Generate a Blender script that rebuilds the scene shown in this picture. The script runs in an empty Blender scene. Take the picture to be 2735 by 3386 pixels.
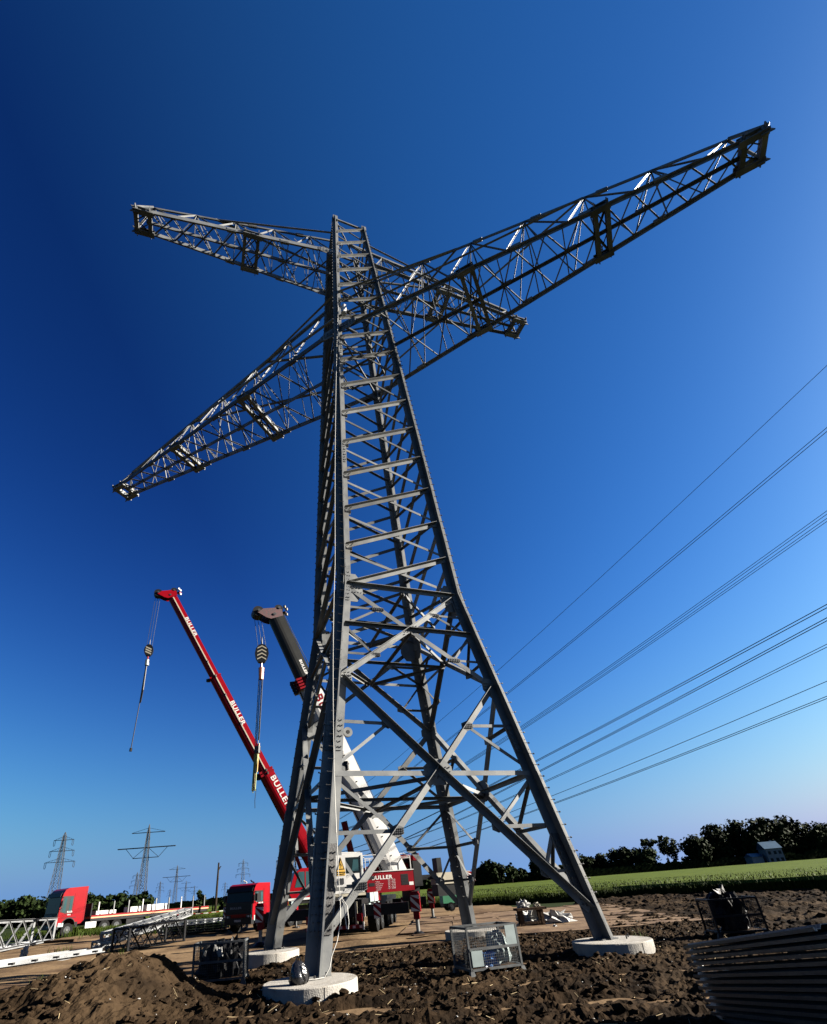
import bpy, math, random
from mathutils import Vector, Matrix, noise
V=Vector; PI=math.pi; rad=math.radians
random.seed(7)
sc=bpy.context.scene; col=sc.collection
# ------------------------------------------------ camera
cam=bpy.data.cameras.new('camera'); co=bpy.data.objects.new('camera',cam); col.objects.link(co); sc.camera=co
PITCH,ROLL=0.4766,-0.0784
cf=V((0,math.cos(PITCH),math.sin(PITCH))); r0=V((1,0,0)); u0=r0.cross(cf)
cr=r0*math.cos(ROLL)+u0*math.sin(ROLL); cu=-r0*math.sin(ROLL)+u0*math.cos(ROLL)
m=Matrix.Identity(4)
for i in range(3): m[i][0]=cr[i]; m[i][1]=cu[i]; m[i][2]=-cf[i]
m[2][3]=1.856
co.matrix_world=m
cam.sensor_fit='HORIZONTAL'; cam.sensor_width=36; cam.lens=21.805
cam.shift_x=0.0590; cam.shift_y=0.1447; cam.clip_start=.1; cam.clip_end=6000
# ------------------------------------------------ sky, sun, exposure
SUN_AZ,SUN_EL=0.0,24.0          # azimuth counter-clockwise from +x
w=bpy.data.worlds.new('World'); sc.world=w; w.use_nodes=True
nt=w.node_tree; nt.nodes.clear()
sky=nt.nodes.new('ShaderNodeTexSky'); sky.sky_type='NISHITA'; sky.sun_disc=False
sky.sun_elevation=rad(SUN_EL); sky.sun_rotation=rad(90-SUN_AZ)
sky.air_density=1.2; sky.dust_density=1.5; sky.ozone_density=6.; sky.altitude=0
def N_(t,**k):
    n=nt.nodes.new(t)
    for a_,v_ in k.items(): setattr(n,a_,v_)
    return n
def M_(op,a_,b_=None):
    n=N_('ShaderNodeMath',operation=op)
    for i_,x_ in enumerate((a_,b_)):
        if x_ is None: continue
        if isinstance(x_,(int,float)): n.inputs[i_].default_value=x_
        else: nt.links.new(x_,n.inputs[i_])
    return n.outputs[0]
sep=N_('ShaderNodeSeparateColor'); com=N_('ShaderNodeCombineColor'); nt.links.new(sky.outputs[0],sep.inputs[0])
geo=N_('ShaderNodeTexCoord'); sx=N_('ShaderNodeSeparateXYZ'); nt.links.new(geo.outputs['Generated'],sx.inputs[0])
elev=M_('MULTIPLY',M_('ARCSINE',M_('MAXIMUM',sx.outputs[2],0.)),57.3)
_sd=(math.cos(rad(SUN_AZ))*math.cos(rad(SUN_EL)),math.sin(rad(SUN_AZ))*math.cos(rad(SUN_EL)),math.sin(rad(SUN_EL)))
dt=N_('ShaderNodeVectorMath',operation='DOT_PRODUCT'); nt.links.new(geo.outputs['Generated'],dt.inputs[0]); dt.inputs[1].default_value=_sd
c2_=M_('POWER',M_('MAXIMUM',dt.outputs['Value'],0.),2.)
# low haze towards the horizon, whiter on the sun's side
cg_=M_('MAXIMUM',dt.outputs['Value'],0.); glow=M_('MULTIPLY',cg_,M_('SUBTRACT',1.,M_('POWER',cg_,3.)))
for ch,(g_,k_,e0_,h_,q_,w_) in enumerate(((2.35,.050,7,.35,1.5,.038),(2.0,.070,8,.74,.66,.235),(1.75,.087,16,1.43,.02,.64))):
    pw=M_('MINIMUM',M_('MULTIPLY',M_('POWER',sep.outputs[ch],g_),k_),2.8)
    f_=M_('EXPONENT',M_('MULTIPLY',elev,-1./e0_))
    hz=M_('MULTIPLY',f_,M_('ADD',M_('MULTIPLY',c2_,q_),h_))
    nt.links.new(M_('ADD',M_('ADD',M_('MULTIPLY',pw,M_('SUBTRACT',1.,f_)),hz),M_('MULTIPLY',glow,w_)),com.inputs[ch])
bg=nt.nodes.new('ShaderNodeBackground'); bg.inputs[1].default_value=.06
wo=nt.nodes.new('ShaderNodeOutputWorld')
nt.links.new(com.outputs[0],bg.inputs[0]); nt.links.new(bg.outputs[0],wo.inputs[0])
sl=bpy.data.lights.new('sun','SUN'); sl.energy=5.0; sl.angle=rad(.5); sl.color=(1,.93,.82)
so=bpy.data.objects.new('sun',sl); col.objects.link(so)
sd=V((math.cos(rad(SUN_AZ))*math.cos(rad(SUN_EL)),math.sin(rad(SUN_AZ))*math.cos(rad(SUN_EL)),math.sin(rad(SUN_EL))))
so.rotation_euler=sd.to_track_quat('Z','Y').to_euler(); so.location=(60,10,60)
sc.view_settings.view_transform='Standard'; sc.view_settings.look='None'; sc.view_settings.exposure=3.0; sc.view_settings.gamma=1
# ------------------------------------------------ materials
MT={}
def mat(name,c,rough=.6,metal=0.,var=.15,scale=3.,bump=0.,bscale=None,c2=None,spec=.5,detail=6,cr_=(.35,.65)):
    m=bpy.data.materials.new(name); m.use_nodes=True; t=m.node_tree; b=t.nodes['Principled BSDF']
    b.inputs['Roughness'].default_value=rough; b.inputs['Metallic'].default_value=metal
    b.inputs['Specular IOR Level'].default_value=spec
    tc=t.nodes.new('ShaderNodeTexCoord')
    n=t.nodes.new('ShaderNodeTexNoise'); n.inputs['Scale'].default_value=scale; n.inputs['Detail'].default_value=detail
    t.links.new(tc.outputs['Object'],n.inputs['Vector'])
    rp=t.nodes.new('ShaderNodeValToRGB'); rp.color_ramp.elements[0].position=cr_[0]; rp.color_ramp.elements[1].position=cr_[1]
    a=c2 or tuple(x*(1-var) for x in c); d=c if c2 else tuple(min(1,x*(1+var)) for x in c)
    rp.color_ramp.elements[0].color=(*a,1); rp.color_ramp.elements[1].color=(*d,1)
    t.links.new(n.outputs['Fac'],rp.inputs[0]); t.links.new(rp.outputs[0],b.inputs['Base Color'])
    if bump:
        n2=t.nodes.new('ShaderNodeTexNoise'); n2.inputs['Scale'].default_value=bscale or scale*4; n2.inputs['Detail'].default_value=8
        t.links.new(tc.outputs['Object'],n2.inputs['Vector'])
        bp=t.nodes.new('ShaderNodeBump'); bp.inputs['Strength'].default_value=bump; bp.inputs['Distance'].default_value=.05
        t.links.new(n2.outputs['Fac'],bp.inputs['Height']); t.links.new(bp.outputs[0],b.inputs['Normal'])
    MT[name]=m; return m
steel=mat('galvanised_steel',(0.085,0.08636,0.08432),.5,.0,.18,1.6,.05,30,c2=(0.05304,0.05508,0.05712),spec=.12)
crate_m=mat('worn_crate_steel',(.035,.037,.038),.6,.0,.2,9,spec=.1)
steel_far=mat('weathered_steel',(0.01714,0.01856,0.01999),.6,.2,.1,.4,spec=0.1)
steel_white=mat('new_galvanised_steel',(0.1142,0.1171,0.12),.45,.35,.12,3,spec=0.2)
bolt_m=mat('bolt_steel',(0.04569,0.04569,0.04569),.4,.8,.1,9,spec=0.2)
dark_steel=mat('dark_steel',(0.004569,0.004569,0.005144),.5,.5,.2,5,spec=0.1)
concrete=mat('concrete',(0.1616,0.1526,0.1391),.85,0,.1,5,.35,40,c2=(0.1346,0.1279,0.1167),spec=0.05)
soil=mat('ploughed_soil',(0.01374,0.008585,0.004769),.95,0,.3,1.7,.9,9,c2=(0.003815,0.002479,0.001526),spec=.02)
clodm=mat('soil_clod',(0.01616,0.01042,0.006104),.95,0,.3,6,.8,30,c2=(0.004309,0.002872,0.001795),spec=.02)
padm=mat('packed_sand',(0.08976,0.06059,0.03366),.92,0,.2,.45,.5,6,c2=(0.04937,0.03231,0.01885),spec=.03)
gnd=mat('field_ground',(0.009996,0.01428,0.003999),.95,0,.2,.05,.3,2,c2=(0.006283,0.00971,0.002856),spec=.02)
platem=mat('mud_covered_plate',(0.08976,0.06059,0.0359),.8,.1,.2,.9,.4,8,c2=(0.04264,0.02693,0.01705),spec=0.05)
crop=mat('green_crop',(0.01705,0.02513,0.003142),.6,0,.2,.25,0,c2=(0.008078,0.01346,0.001795),spec=.03)
cropt=mat('crop_canopy',(0.03501,0.04712,0.007181),.8,0,.2,.5,1.,7,c2=(0.02334,0.03366,0.004937),spec=.02)
leafm=[mat('leaf_dark',(0.006283,0.01032,0.002693),.7,0,.3,.8,c2=(0.002693,0.004488,0.001346),spec=.02),
       mat('leaf_mid',(0.01077,0.01705,0.004488),.7,0,.3,.8,c2=(0.004488,0.008078,0.002244),spec=.02),
       mat('leaf_pale',(0.01795,0.02334,0.008976),.7,0,.3,.8,c2=(0.008078,0.01167,0.004039),spec=.02)]
bark=mat('bark',(0.01428,0.01085,0.007997),.9,0,.2,5,spec=0.02)
red=mat('red_paint',(0.08976,0.0008976,0.002693),.28,0,.06,2,spec=0.1)
darkred=mat('deep_red_paint',(0.06732,0.0008976,0.002693),.35,0,.06,2,spec=0.08)
white=mat('white_paint',(0.2244,0.2199,0.2109),.35,0,.05,2,spec=0.25)
cream=mat('cream_paint',(0.1485,0.1342,0.1028),.45,0,.08,2,spec=0.2)
black=mat('black_plastic',(0.003427,0.003427,0.003713),.45,0,.2,4,spec=0.12)
rubber=mat('tyre_rubber',(0.005144,0.005144,0.005144),.85,0,.2,6,spec=0.03)
glass=mat('tinted_glass',(0.003427,0.005713,0.006283),.22,0,.1,2,spec=0.12)
glassb=mat('pale_glass',(0.008976,0.02468,0.02693),.12,0,.1,2,spec=0.35)
greyp=mat('grey_boom_paint',(0.007994,0.007994,0.007399),.4,.2,.1,3,spec=0.15)
orange=mat('orange_paint',(0.2142,0.05713,0.008568),.5,0,.1,3)
wood=mat('dark_timber',(0.02856,0.01714,0.009996),.85,0,.25,4,.3,20,spec=0.05)
foam=mat('white_plastic_foil',(0.1714,0.1685,0.1599),.6,0,.06,9,spec=0.2)
yellow=mat('yellow_sign',(0.2428,0.1371,0.005713),.5,0,.03,4)
greenp=mat('green_paint',(0.005713,0.08568,0.03427),.5,0,.1,3)
bluef=mat('blue_plastic',(0.01142,0.05713,0.1571),.4,0,.2,9)
ropem=mat('white_rope',(0.2285,0.2228,0.2056),.8,0,.05,30)
cable=mat('wire_cable',(0.008568,0.009996,0.01142),.5,.6,.1,5)
pinktext=mat('pale_lettering',(0.2285,0.1571,0.1599),.6,0,.03,5)
greytext=mat('grey_lettering',(0.08568,0.08568,0.09425),.5,.2,.05,5)
sling=mat('sling_green',(0.09996,0.12,0.02856),.7,0,.2,9)
alum=mat('ribbed_sheet_metal',(0.0408,0.05304,0.0646),.33,.75,.1,2,.1,20)
roofb=mat('blue_roof',(0.03427,0.06283,0.09139),.4,.3,.1,1)
wallw=mat('pale_render',(0.09996,0.1028,0.1085),.9,0,.1,1)
# ------------------------------------------------ mesh builder
def vary(m,amt):
    t=m.node_tree; b=t.nodes['Principled BSDF']; l=b.inputs['Base Color'].links[0]; src=l.from_socket
    oi=t.nodes.new('ShaderNodeObjectInfo'); mr=t.nodes.new('ShaderNodeMapRange'); mr.inputs[3].default_value=1-amt; mr.inputs[4].default_value=1+amt
    t.links.new(oi.outputs['Random'],mr.inputs[0]); mx=t.nodes.new('ShaderNodeVectorMath'); mx.operation='SCALE'
    t.links.new(src,mx.inputs[0]); t.links.new(mr.outputs[0],mx.inputs['Scale']); t.links.new(mx.outputs[0],b.inputs['Base Color'])
def patches(m,col_,scale,lo,hi):
    t=m.node_tree; b=t.nodes['Principled BSDF']; src=b.inputs['Base Color'].links[0].from_socket
    tc=t.nodes.new('ShaderNodeTexCoord'); n=t.nodes.new('ShaderNodeTexNoise'); n.inputs['Scale'].default_value=scale; n.inputs['Detail'].default_value=5
    t.links.new(tc.outputs['Object'],n.inputs['Vector']); mr=t.nodes.new('ShaderNodeMapRange'); mr.inputs[1].default_value=lo; mr.inputs[2].default_value=hi
    t.links.new(n.outputs['Fac'],mr.inputs[0]); mx=t.nodes.new('ShaderNodeMix'); mx.data_type='RGBA'
    t.links.new(mr.outputs[0],mx.inputs[0]); t.links.new(src,mx.inputs[6]); mx.inputs[7].default_value=(*col_,1); t.links.new(mx.outputs[2],b.inputs['Base Color'])
vary(steel,.32); vary(steel_white,.15)
patches(soil,(0.02004,0.01307,0.007405),.22,.50,.66); patches(soil,(0.004792,0.003267,0.002178),.5,.55,.68)
patches(padm,(0.03703,0.02265,0.01307),.35,.52,.66); patches(concrete,(0.09583,0.08494,0.0697),2.2,.56,.75); patches(steel,(0.05227,0.04574,0.03485),.9,.62,.8)
straw=mat('dry_straw',(.16,.12,.06),.9,0,.2,9)
class MB:
    def __init__(s): s.v=[]; s.f=[]; s.mi=[]; s.mats=[]
    def m(s,mt):
        if mt not in s.mats: s.mats.append(mt)
        return s.mats.index(mt)
    def add(s,vs,fs,mt):
        o=len(s.v); k=s.m(mt); s.v+= [tuple(a) for a in vs]
        for f in fs: s.f.append([o+i for i in f]); s.mi.append(k)
    def box(s,c,d,mt,R=None):
        c=V(c); vs=[]
        for z in (-.5,.5):
            for x,y in ((-.5,-.5),(.5,-.5),(.5,.5),(-.5,.5)):
                p=V((x*d[0],y*d[1],z*d[2])); vs.append(c+(R@p if R else p))
        s.add(vs,[(3,2,1,0),(4,5,6,7),(0,1,5,4),(1,2,6,5),(2,3,7,6),(3,0,4,7)],mt)
    def b2(s,lo,hi,mt): s.box([(lo[i]+hi[i])/2 for i in range(3)],[hi[i]-lo[i] for i in range(3)],mt)
    def poly(s,p0,p1,A,B,pts,mt,pts1=None):          # prism: cross-section pts (a,b) swept p0->p1
        p0=V(p0);p1=V(p1);n=len(pts);pts1=pts1 or pts
        vs=[p0+A*a+B*b for a,b in pts]+[p1+A*a+B*b for a,b in pts1]
        s.add(vs,[(i,(i+1)%n,n+(i+1)%n,n+i) for i in range(n)]+[tuple(range(n))[::-1],tuple(range(n,2*n))],mt)
    def frame(s,p0,p1,up):
        d=(V(p1)-V(p0)).normalized(); up=V(up); B=(up-d*up.dot(d))
        if B.length<1e-4: B=d.orthogonal()
        B.normalize(); return d,B.cross(d).normalized(),B
    def beam(s,p0,p1,wd,h,mt,up=(0,0,1)):
        d,A,B=s.frame(p0,p1,up); s.poly(p0,p1,A,B,[(-wd/2,-h/2),(wd/2,-h/2),(wd/2,h/2),(-wd/2,h/2)],mt)
    def ang(s,p0,p1,wd,mt,n,t=.014,flip=1):           # L section: one leg in the face plane, the other along n
        d,A,B=s.frame(p0,p1,n)
        if A.z<0: A=-A
        A=A*flip
        s.poly(p0,p1,A,B,[(-wd/2,0),(wd/2,0),(wd/2,wd),(wd/2-t,wd),(wd/2-t,t),(-wd/2,t)],mt)
    def tube(s,p0,p1,r,mt,n=6,r1=None,cap=True):
        p0=V(p0);p1=V(p1);d,A,B=s.frame(p0,p1,(0.02,0.01,1)); r1=r if r1 is None else r1
        c=[(math.cos(2*PI*i/n),math.sin(2*PI*i/n)) for i in range(n)]
        s.poly(p0,p1,A,B,[(r*a,r*b) for a,b in c],mt,[(r1*a,r1*b) for a,b in c])
    def path(s,pts,r,mt,n=5):
        for a,b in zip(pts[:-1],pts[1:]): s.tube(a,b,r,mt,n)
    def ext(s,prof,axis_o,X,Y,Z,w0,w1,mt):            # profile (x,y) extruded along Z from w0 to w1
        o=V(axis_o); n=len(prof)
        vs=[o+X*a+Y*b+Z*w0 for a,b in prof]+[o+X*a+Y*b+Z*w1 for a,b in prof]
        s.add(vs,[(i,(i+1)%n,n+(i+1)%n,n+i) for i in range(n)]+[tuple(range(n))[::-1],tuple(range(n,2*n))],mt)
    def build(s,name,parent=None,smooth=False,loc=None):
        me=bpy.data.meshes.new(name); me.from_pydata(s.v,[],s.f)
        for x in s.mats: me.materials.append(x)
        me.polygons.foreach_set('material_index',s.mi)
        if smooth: me.polygons.foreach_set('use_smooth',[True]*len(me.polygons))
        me.update()
        import bmesh
        bm=bmesh.new(); bm.from_mesh(me); bmesh.ops.recalc_face_normals(bm,faces=bm.faces); bm.to_mesh(me); bm.free()
        o=bpy.data.objects.new(name,me); col.objects.link(o)
        if parent: o.parent=parent
        if loc: o.location=loc
        return o
def tag(o,label=None,cat=None,group=None,kind=None):
    if label: o['label']=label
    if cat: o['category']=cat
    if group: o['group']=group
    if kind: o['kind']=kind
    return o
def empty(name,loc,rz,label,cat,group=None):
    o=bpy.data.objects.new(name,None); col.objects.link(o); o.location=loc; o.rotation_euler=(0,0,rz)
    o.empty_display_size=.2; return tag(o,label,cat,group)
def kids(o): return [c for c in bpy.data.objects if c.parent==o]
def copy_tree(o,loc=None,rz=None,parent=None,label=None):
    c=o.copy(); col.objects.link(c)
    if parent: c.parent=parent
    if loc is not None: c.location=loc
    if rz is not None: c.rotation_euler=(0,0,rz)
    if label: c['label']=label
    for k in kids(o): copy_tree(k,parent=c)
    return c
def text(body,size,o,X,Y,mt,parent,name='lettering',sx=1.,ext=.004,bold=0.):
    cu=bpy.data.curves.new('t','FONT'); cu.body=body; cu.size=size; cu.extrude=ext; cu.resolution_u=3; cu.offset=bold
    cu.space_character=1.12
    ob=bpy.data.objects.new('t',cu); col.objects.link(ob)
    dg=bpy.context.evaluated_depsgraph_get(); dg.update()
    me=bpy.data.meshes.new_from_object(ob.evaluated_get(dg)); me.name=name
    col.objects.unlink(ob); bpy.data.objects.remove(ob)
    X=V(X).normalized();Y=V(Y).normalized();Z=X.cross(Y);o=V(o)
    for v in me.vertices: p=v.co.copy(); v.co=o+X*p.x*sx+Y*p.y+Z*p.z
    me.materials.clear(); me.materials.append(mt)
    t=bpy.data.objects.new(name,me); col.objects.link(t); t.parent=parent; return t
def fbm(x,y,s,o=4,z=0): return noise.fractal(V((x*s,y*s,z)),1.,2.,o)
# ------------------------------------------------ ground, soil, pad
MOUND=[(-5.6,13.0,.80,1.05,1.4),(-6.6,11.8,.52,1.35,1.2),(-7.9,10.6,.35,1.6,1.4),(-4.7,12.8,.15,.8,1.0),(-5.4,10.9,.22,1.0,1.1)]
FOOT=[(-1.66,12.3),(-3.95,19.45),(3.05,21.7),(5.64,15.15)]
def soil_h(x,y):
    h=.0
    a=noise.ridged_multi_fractal(V((x*1.1,y*1.9,3)),1.,2.1,4,1.,2.)*.045
    b=fbm(x,y,6.5,4,7)*.05+abs(fbm(x,y,14,3,2))*.045
    h=a*1.2+b*1.15-.055
    for c_ in (9.3,11.2):                                     # wheel ruts
        q=(y-(c_+x*.22+.25*math.sin(x*.5)))/.26
        if abs(q)<2.2: h=h*(1-.75*math.exp(-q*q))-.07*math.exp(-q*q)+.05*math.exp(-(abs(q)-1.5)**2*5)+(.012 if math.sin(x*26)>0 else 0)*math.exp(-q*q)
    h+=.055*math.sin(y*5.2+x*.9+1.5*fbm(x,y,.4,2))
    for mx,my,mh,sx,sy in MOUND:
        q=((x-mx)/sx)**2+((y-my)/sy)**2
        if q<6: h+=mh*math.exp(-q)*(1+.12*fbm(x,y,2.3,3,5))
    for fx,fy in FOOT:
        d=math.hypot(x-fx,y-fy)
        h+=.10*math.exp(-((d-1.12)/.22)**2)*(.6+abs(fbm(x,y,3.,3,9)))
        if d<.9: h=-.06
    return h
def soil_mask(x,y):                              # 1 inside the ploughed patch
    left=-3.9+.35*(y-14)*-.3 if y>15 else -9
    yb=19.6+(x+3)*.22 if x<8.5 else 60
    if x<-3.2 and y>15.0: yb=15.0+max(0,(x+6))*1.4
    yb+=.35*fbm(x,y,.6,3)
    return y<yb
def grid(x0,x1,y0,y1,st,fn,mask=None):
    nx=int((x1-x0)/st)+1; ny=int((y1-y0)/st)+1; vs=[]; fs=[]; idx={}
    for j in range(ny):
        for i in range(nx):
            x=x0+i*st;y=y0+j*st; vs.append((x,y,fn(x,y)))
    for j in range(ny-1):
        for i in range(nx-1):
            a=j*nx+i; fs.append((a,a+1,a+nx+1,a+nx))
    return vs,fs
b=MB(); R=4000; b.add([(-R,-60,-.16),(R,-60,-.16),(R,R,-.16),(-R,R,-.16)],[(0,1,2,3)],gnd)
tag(b.build('ground'),kind='structure')
def near_h(x,y):
    return soil_h(x,y) if soil_mask(x,y) else -.30
b=MB(); vs,fs=grid(-10.5,12,5.2,24.6,.062,near_h)
b.add(vs,fs,soil); o=b.build('soil',smooth=False); tag(o,kind='structure')
def far_soil(x,y): return near_h(x,y) if soil_mask(x,y) or x>9.3 else -.3
def fs2(x,y):
    if x<9.3+ .25*(y-23): return -.3
    return -.03+.16*fbm(x,y,1.3,4)+.07*math.sin(y*3.3+x*.6)+.08*abs(fbm(x,y,3.1,3,8))
b=MB(); vs,fs=grid(8.5,36,6,46,.16,lambda x,y:(fs2(x,y) if y>24.4 or x>11.9 else -.3)); b.add(vs,fs,soil); tag(b.build('far_soil'),kind='structure')
def pad_h(x,y):
    h=-.035+.03*fbm(x,y,.7,4)+.02*math.sin((y*.5+x*.12)*5+2*fbm(x,y,.15,2))
    h+=.16*math.exp(-((x+1.2)**2/2.2+(y-23.5)**2/.8)) 
    return h
b=MB(); vs,fs=grid(-46,10,9.5,60,.22,lambda x,y:pad_h(x,y) if not (x<-30 and y>44) else -.2); b.add(vs,fs,padm); tag(b.build('sand_pad'),kind='structure')
# clods: countless lumps of soil
b=MB()
def ico(c,r,sq=.7):
    t=(1+5**.5)/2; P=[(-1,t,0),(1,t,0),(-1,-t,0),(1,-t,0),(0,-1,t),(0,1,t),(0,-1,-t),(0,1,-t),(t,0,-1),(t,0,1),(-t,0,-1),(-t,0,1)]
    F=[(0,11,5),(0,5,1),(0,1,7),(0,7,10),(0,10,11),(1,5,9),(5,11,4),(11,10,2),(10,7,6),(7,1,8),(3,9,4),(3,4,2),(3,2,6),(3,6,8),(3,8,9),(4,9,5),(2,4,11),(6,2,10),(8,6,7),(9,8,1)]
    a=random.uniform(0,6.28);ca,sa=math.cos(a),math.sin(a); vs=[]
    sx=random.uniform(.7,1.5)
    for p in P:
        k=r*.55*random.uniform(.6,1.3); x,y,z=p[0]*k*sx,p[1]*k,p[2]*k*sq
        vs.append((c[0]+x*ca-y*sa,c[1]+x*sa+y*ca,c[2]+z))
    return vs,F
n=0
while n<12000:
    y=5.5+ (24-5.5)*random.random()**1.3; x=random.uniform(-9,12)
    if not soil_mask(x,y): continue
    if min(math.hypot(x-a,y-c) for a,c in FOOT)<1.0: continue
    n+=1
    if fbm(x,y,1.2,3,4)<-.25: continue
    r=random.choice((.012,.016,.02,.025,.03,.035,.05,.075))*random.uniform(.7,1.3)
    vs,F=ico((x,y,soil_h(x,y)+r*.15),r); b.add(vs,F,clodm)
for k in range(1500):
    x=random.uniform(12,34); y=random.uniform(12,44); r=random.uniform(.04,.13)
    vs,F=ico((x,y,fs2(x,y)+.01),r); b.add(vs,F,clodm)
tag(b.build('soil_clods'),kind='stuff',label='loose lumps of dark brown soil strewn over the ploughed ground',cat='soil')
b=MB()
for k in range(700):
    x=random.uniform(-9,11);y=random.uniform(6,20)
    if soil_mask(x,y) and min(math.hypot(x-a,y-c) for a,c in FOOT)>1.0:
        a=random.uniform(0,6.28); L=random.uniform(.05,.22); z=soil_h(x,y)+.015; z2=soil_h(x+L*math.cos(a),y+L*math.sin(a))+.02
        b.tube((x,y,z),(x+L*math.cos(a),y+L*math.sin(a),z2),.004,straw,3)
tag(b.build('straw'),kind='stuff',label='thin bits of straw and root lying on the dark soil',cat='straw')
b=MB()
for k in range(420):
    x=random.uniform(-9,11);y=random.uniform(6,24)
    if soil_mask(x,y):
        vs,F=ico((x,y,soil_h(x,y)+.03),random.uniform(.008,.02)); b.add(vs,F,foam)
tag(b.build('pebbles'),kind='stuff',label='small pale stones scattered over the dark soil',cat='stones')
# ------------------------------------------------ crop field
FE=[(40,12),(30,25),(24.5,39),(19.5,46.5),(12,51),(2,56.5),(-6,58),(-18,61),(-32,72),(-60,120)]
def fe_y(x):
    P=FE[::-1]
    for (xa,ya),(xb,yb) in zip(P[:-1],P[1:]):
        if xa<=x<=xb: return ya+(yb-ya)*(x-xa)/(xb-xa)
    return 12 if x>40 else 120
b=MB(); vs=[];fs=[]
xs=[-60+i*1. for i in range(101)]+[42+i*6 for i in range(45)]
rows=[.5,1,1.6,2.4,3.5,5,7,10,14,19,26,36,50,70,95,130,165]
for i,x in enumerate(xs):
    y0=fe_y(x)
    for j,d in enumerate(rows):
        y=y0+d if y0+d<212 else 212+j*.5
        vs.append((x,y,(.55 if j==0 else .74)+.09*fbm(x,y,.9,3)+.004*d*.3))
n=len(rows)
for i in range(len(xs)-1):
    for j in range(n-1): a=i*n+j; fs.append((a,a+n,a+n+1,a+1))
b.add(vs,fs,cropt); 
def blade(b,x,y,z,h,mt,wd=.03,sp=.22):
    a=random.uniform(0,6.28); dx,dy=math.cos(a)*wd,math.sin(a)*wd; lx,ly=random.uniform(-sp,sp)*h,random.uniform(-sp,sp)*h
    b.add([(x-dx,y-dy,z),(x+dx,y+dy,z),(x+lx*.5+dx*.7,y+ly*.5+dy*.7,z+h*.6),(x+lx*.5-dx*.7,y+ly*.5-dy*.7,z+h*.6),(x+lx*1.4,y+ly*1.4,z+h)],[(0,1,2,3),(3,2,4)],mt)
for k in range(26000):
    x=random.uniform(-34,38) ; y0=fe_y(x); d=random.random()**2*3.2-.15
    blade(b,x,y0+d,-.1,random.uniform(.62,1.0)*(1 if d>.2 else .8),crop,.028)
for k in range(14000):
    x=random.uniform(-20,60); d=1+random.random()**1.6*45
    blade(b,x,fe_y(x)+d,.62,random.uniform(.2,.34),crop,.035,.3)
tag(b.build('crop_field'),kind='stuff',label='green cereal crop field with a ragged front edge behind the tower',cat='crop field')
b=MB()
for k in range(16000):
    x=random.uniform(-44,-13.5); y=random.gauss(0,1.8)+ (47+(-14-x)*.75)
    if x>-17 and random.random()<.5: continue
    blade(b,x,y,-.1,random.uniform(.3,.75),crop,.03,.3)
for k in range(60):
    blade(b,-5.9+random.gauss(0,.08),13.0+random.gauss(0,.08),.75,random.uniform(.15,.4),crop,.008,.5)
    blade(b,-7.0+random.gauss(0,.12),12.0+random.gauss(0,.1),.6,random.uniform(.1,.25),crop,.008,.5)
    blade(b,-17.5+random.gauss(0,.3),31+random.gauss(0,.3),-.03,random.uniform(.15,.5),crop,.015,.5)
    blade(b,7.4+random.gauss(0,.15),17.6+random.gauss(0,.15),0,random.uniform(.1,.35),crop,.01,.5)
tag(b.build('wild_grass'),kind='stuff',label='rough green grass strip beside the parked red lorry and on the soil heap',cat='grass')
# ------------------------------------------------ footings
def footing(i,label):
    x,y=FOOT[i]; b=MB(); n=64; prof=[(.96,-.25),(.96,.30),(.945,.32)]
    vs=[(r_*math.cos(2*PI*k/n),r_*math.sin(2*PI*k/n),z) for r_,z in prof for k in range(n)]
    fs=[(a*n+k,a*n+(k+1)%n,(a+1)*n+(k+1)%n,(a+1)*n+k) for a in range(2) for k in range(n)]+[tuple(range(2*n,3*n))]
    b.add(vs,fs,concrete)
    for a in (-1.15,.9,2.6): b.box((.962*math.cos(a),.962*math.sin(a),.12),(.012,.02,.36),concrete,Matrix.Rotation(a,3,'Z'))
    for k in range(4):
        a=k*PI/2+.3; b.tube((.1*i+.30*math.cos(a),.30*math.sin(a)+.25,.31),(.1*i+.30*math.cos(a),.30*math.sin(a)+.25,.40),.018,bolt_m,6)
    o=b.build('concrete_footing',loc=(x,y,0)); tag(o,label,'footing','round concrete footings of the tower')
    return o
footing(0,'round concrete footing nearest the viewer, with the black bag standing on it')
footing(1,'round concrete footing behind the left wire crate, under the left tower leg')
footing(2,'round concrete footing farthest away, seen behind the wire crate with blue foil')
footing(3,'round concrete footing at the right, under the right tower leg')
# ------------------------------------------------ the tower
TC=V((.788,17.717)); YL=rad(-25.829); YU=rad(18.766)
ZW,ZT=11.448,40.38
def shalf(z): return 5.447+(3.189-5.447)*(z-.32)/(ZW-.32) if z<ZW else 3.189+(1.436-3.189)*(z-ZW)/(ZT-ZW)
LA={0:-PI/2,1:PI,2:PI/2,3:0}
def lg(i,z):
    a=LA[i]+YL; s=shalf(z)-(.14 if i in (1,3) else 0); return V((TC.x+s*math.cos(a),TC.y+s*math.sin(a),z))
tower=empty('lattice_tower',(TC.x,TC.y,0),0,'huge dark lattice power tower with two crossed pairs of arms on four concrete footings','pylon')
TO=V((TC.x,TC.y,0))
class TB(MB):                                    # builder whose points are relative to the tower base
    def build(s,name,parent=None,**k):
        s.v=[(x-TO.x,y-TO.y,z) for x,y,z in s.v]
        return MB.build(s,name,parent or tower,**k)
def ang2(i,j): return (lg(j,0.5)-lg(i,.5))
FACES=[(0,3),(0,1),(1,2),(3,2)]
def fnorm(i,j):
    m_=(lg(i,5)+lg(j,5))/2-V((TC.x,TC.y,5)); n_=V((m_.x,m_.y,0)); return n_.normalized()
def hb(b,p,n_,r=.017,h=.03,mt=None): b.tube(p,V(p)+V(n_)*h,r,mt or bolt_m,5)
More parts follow.
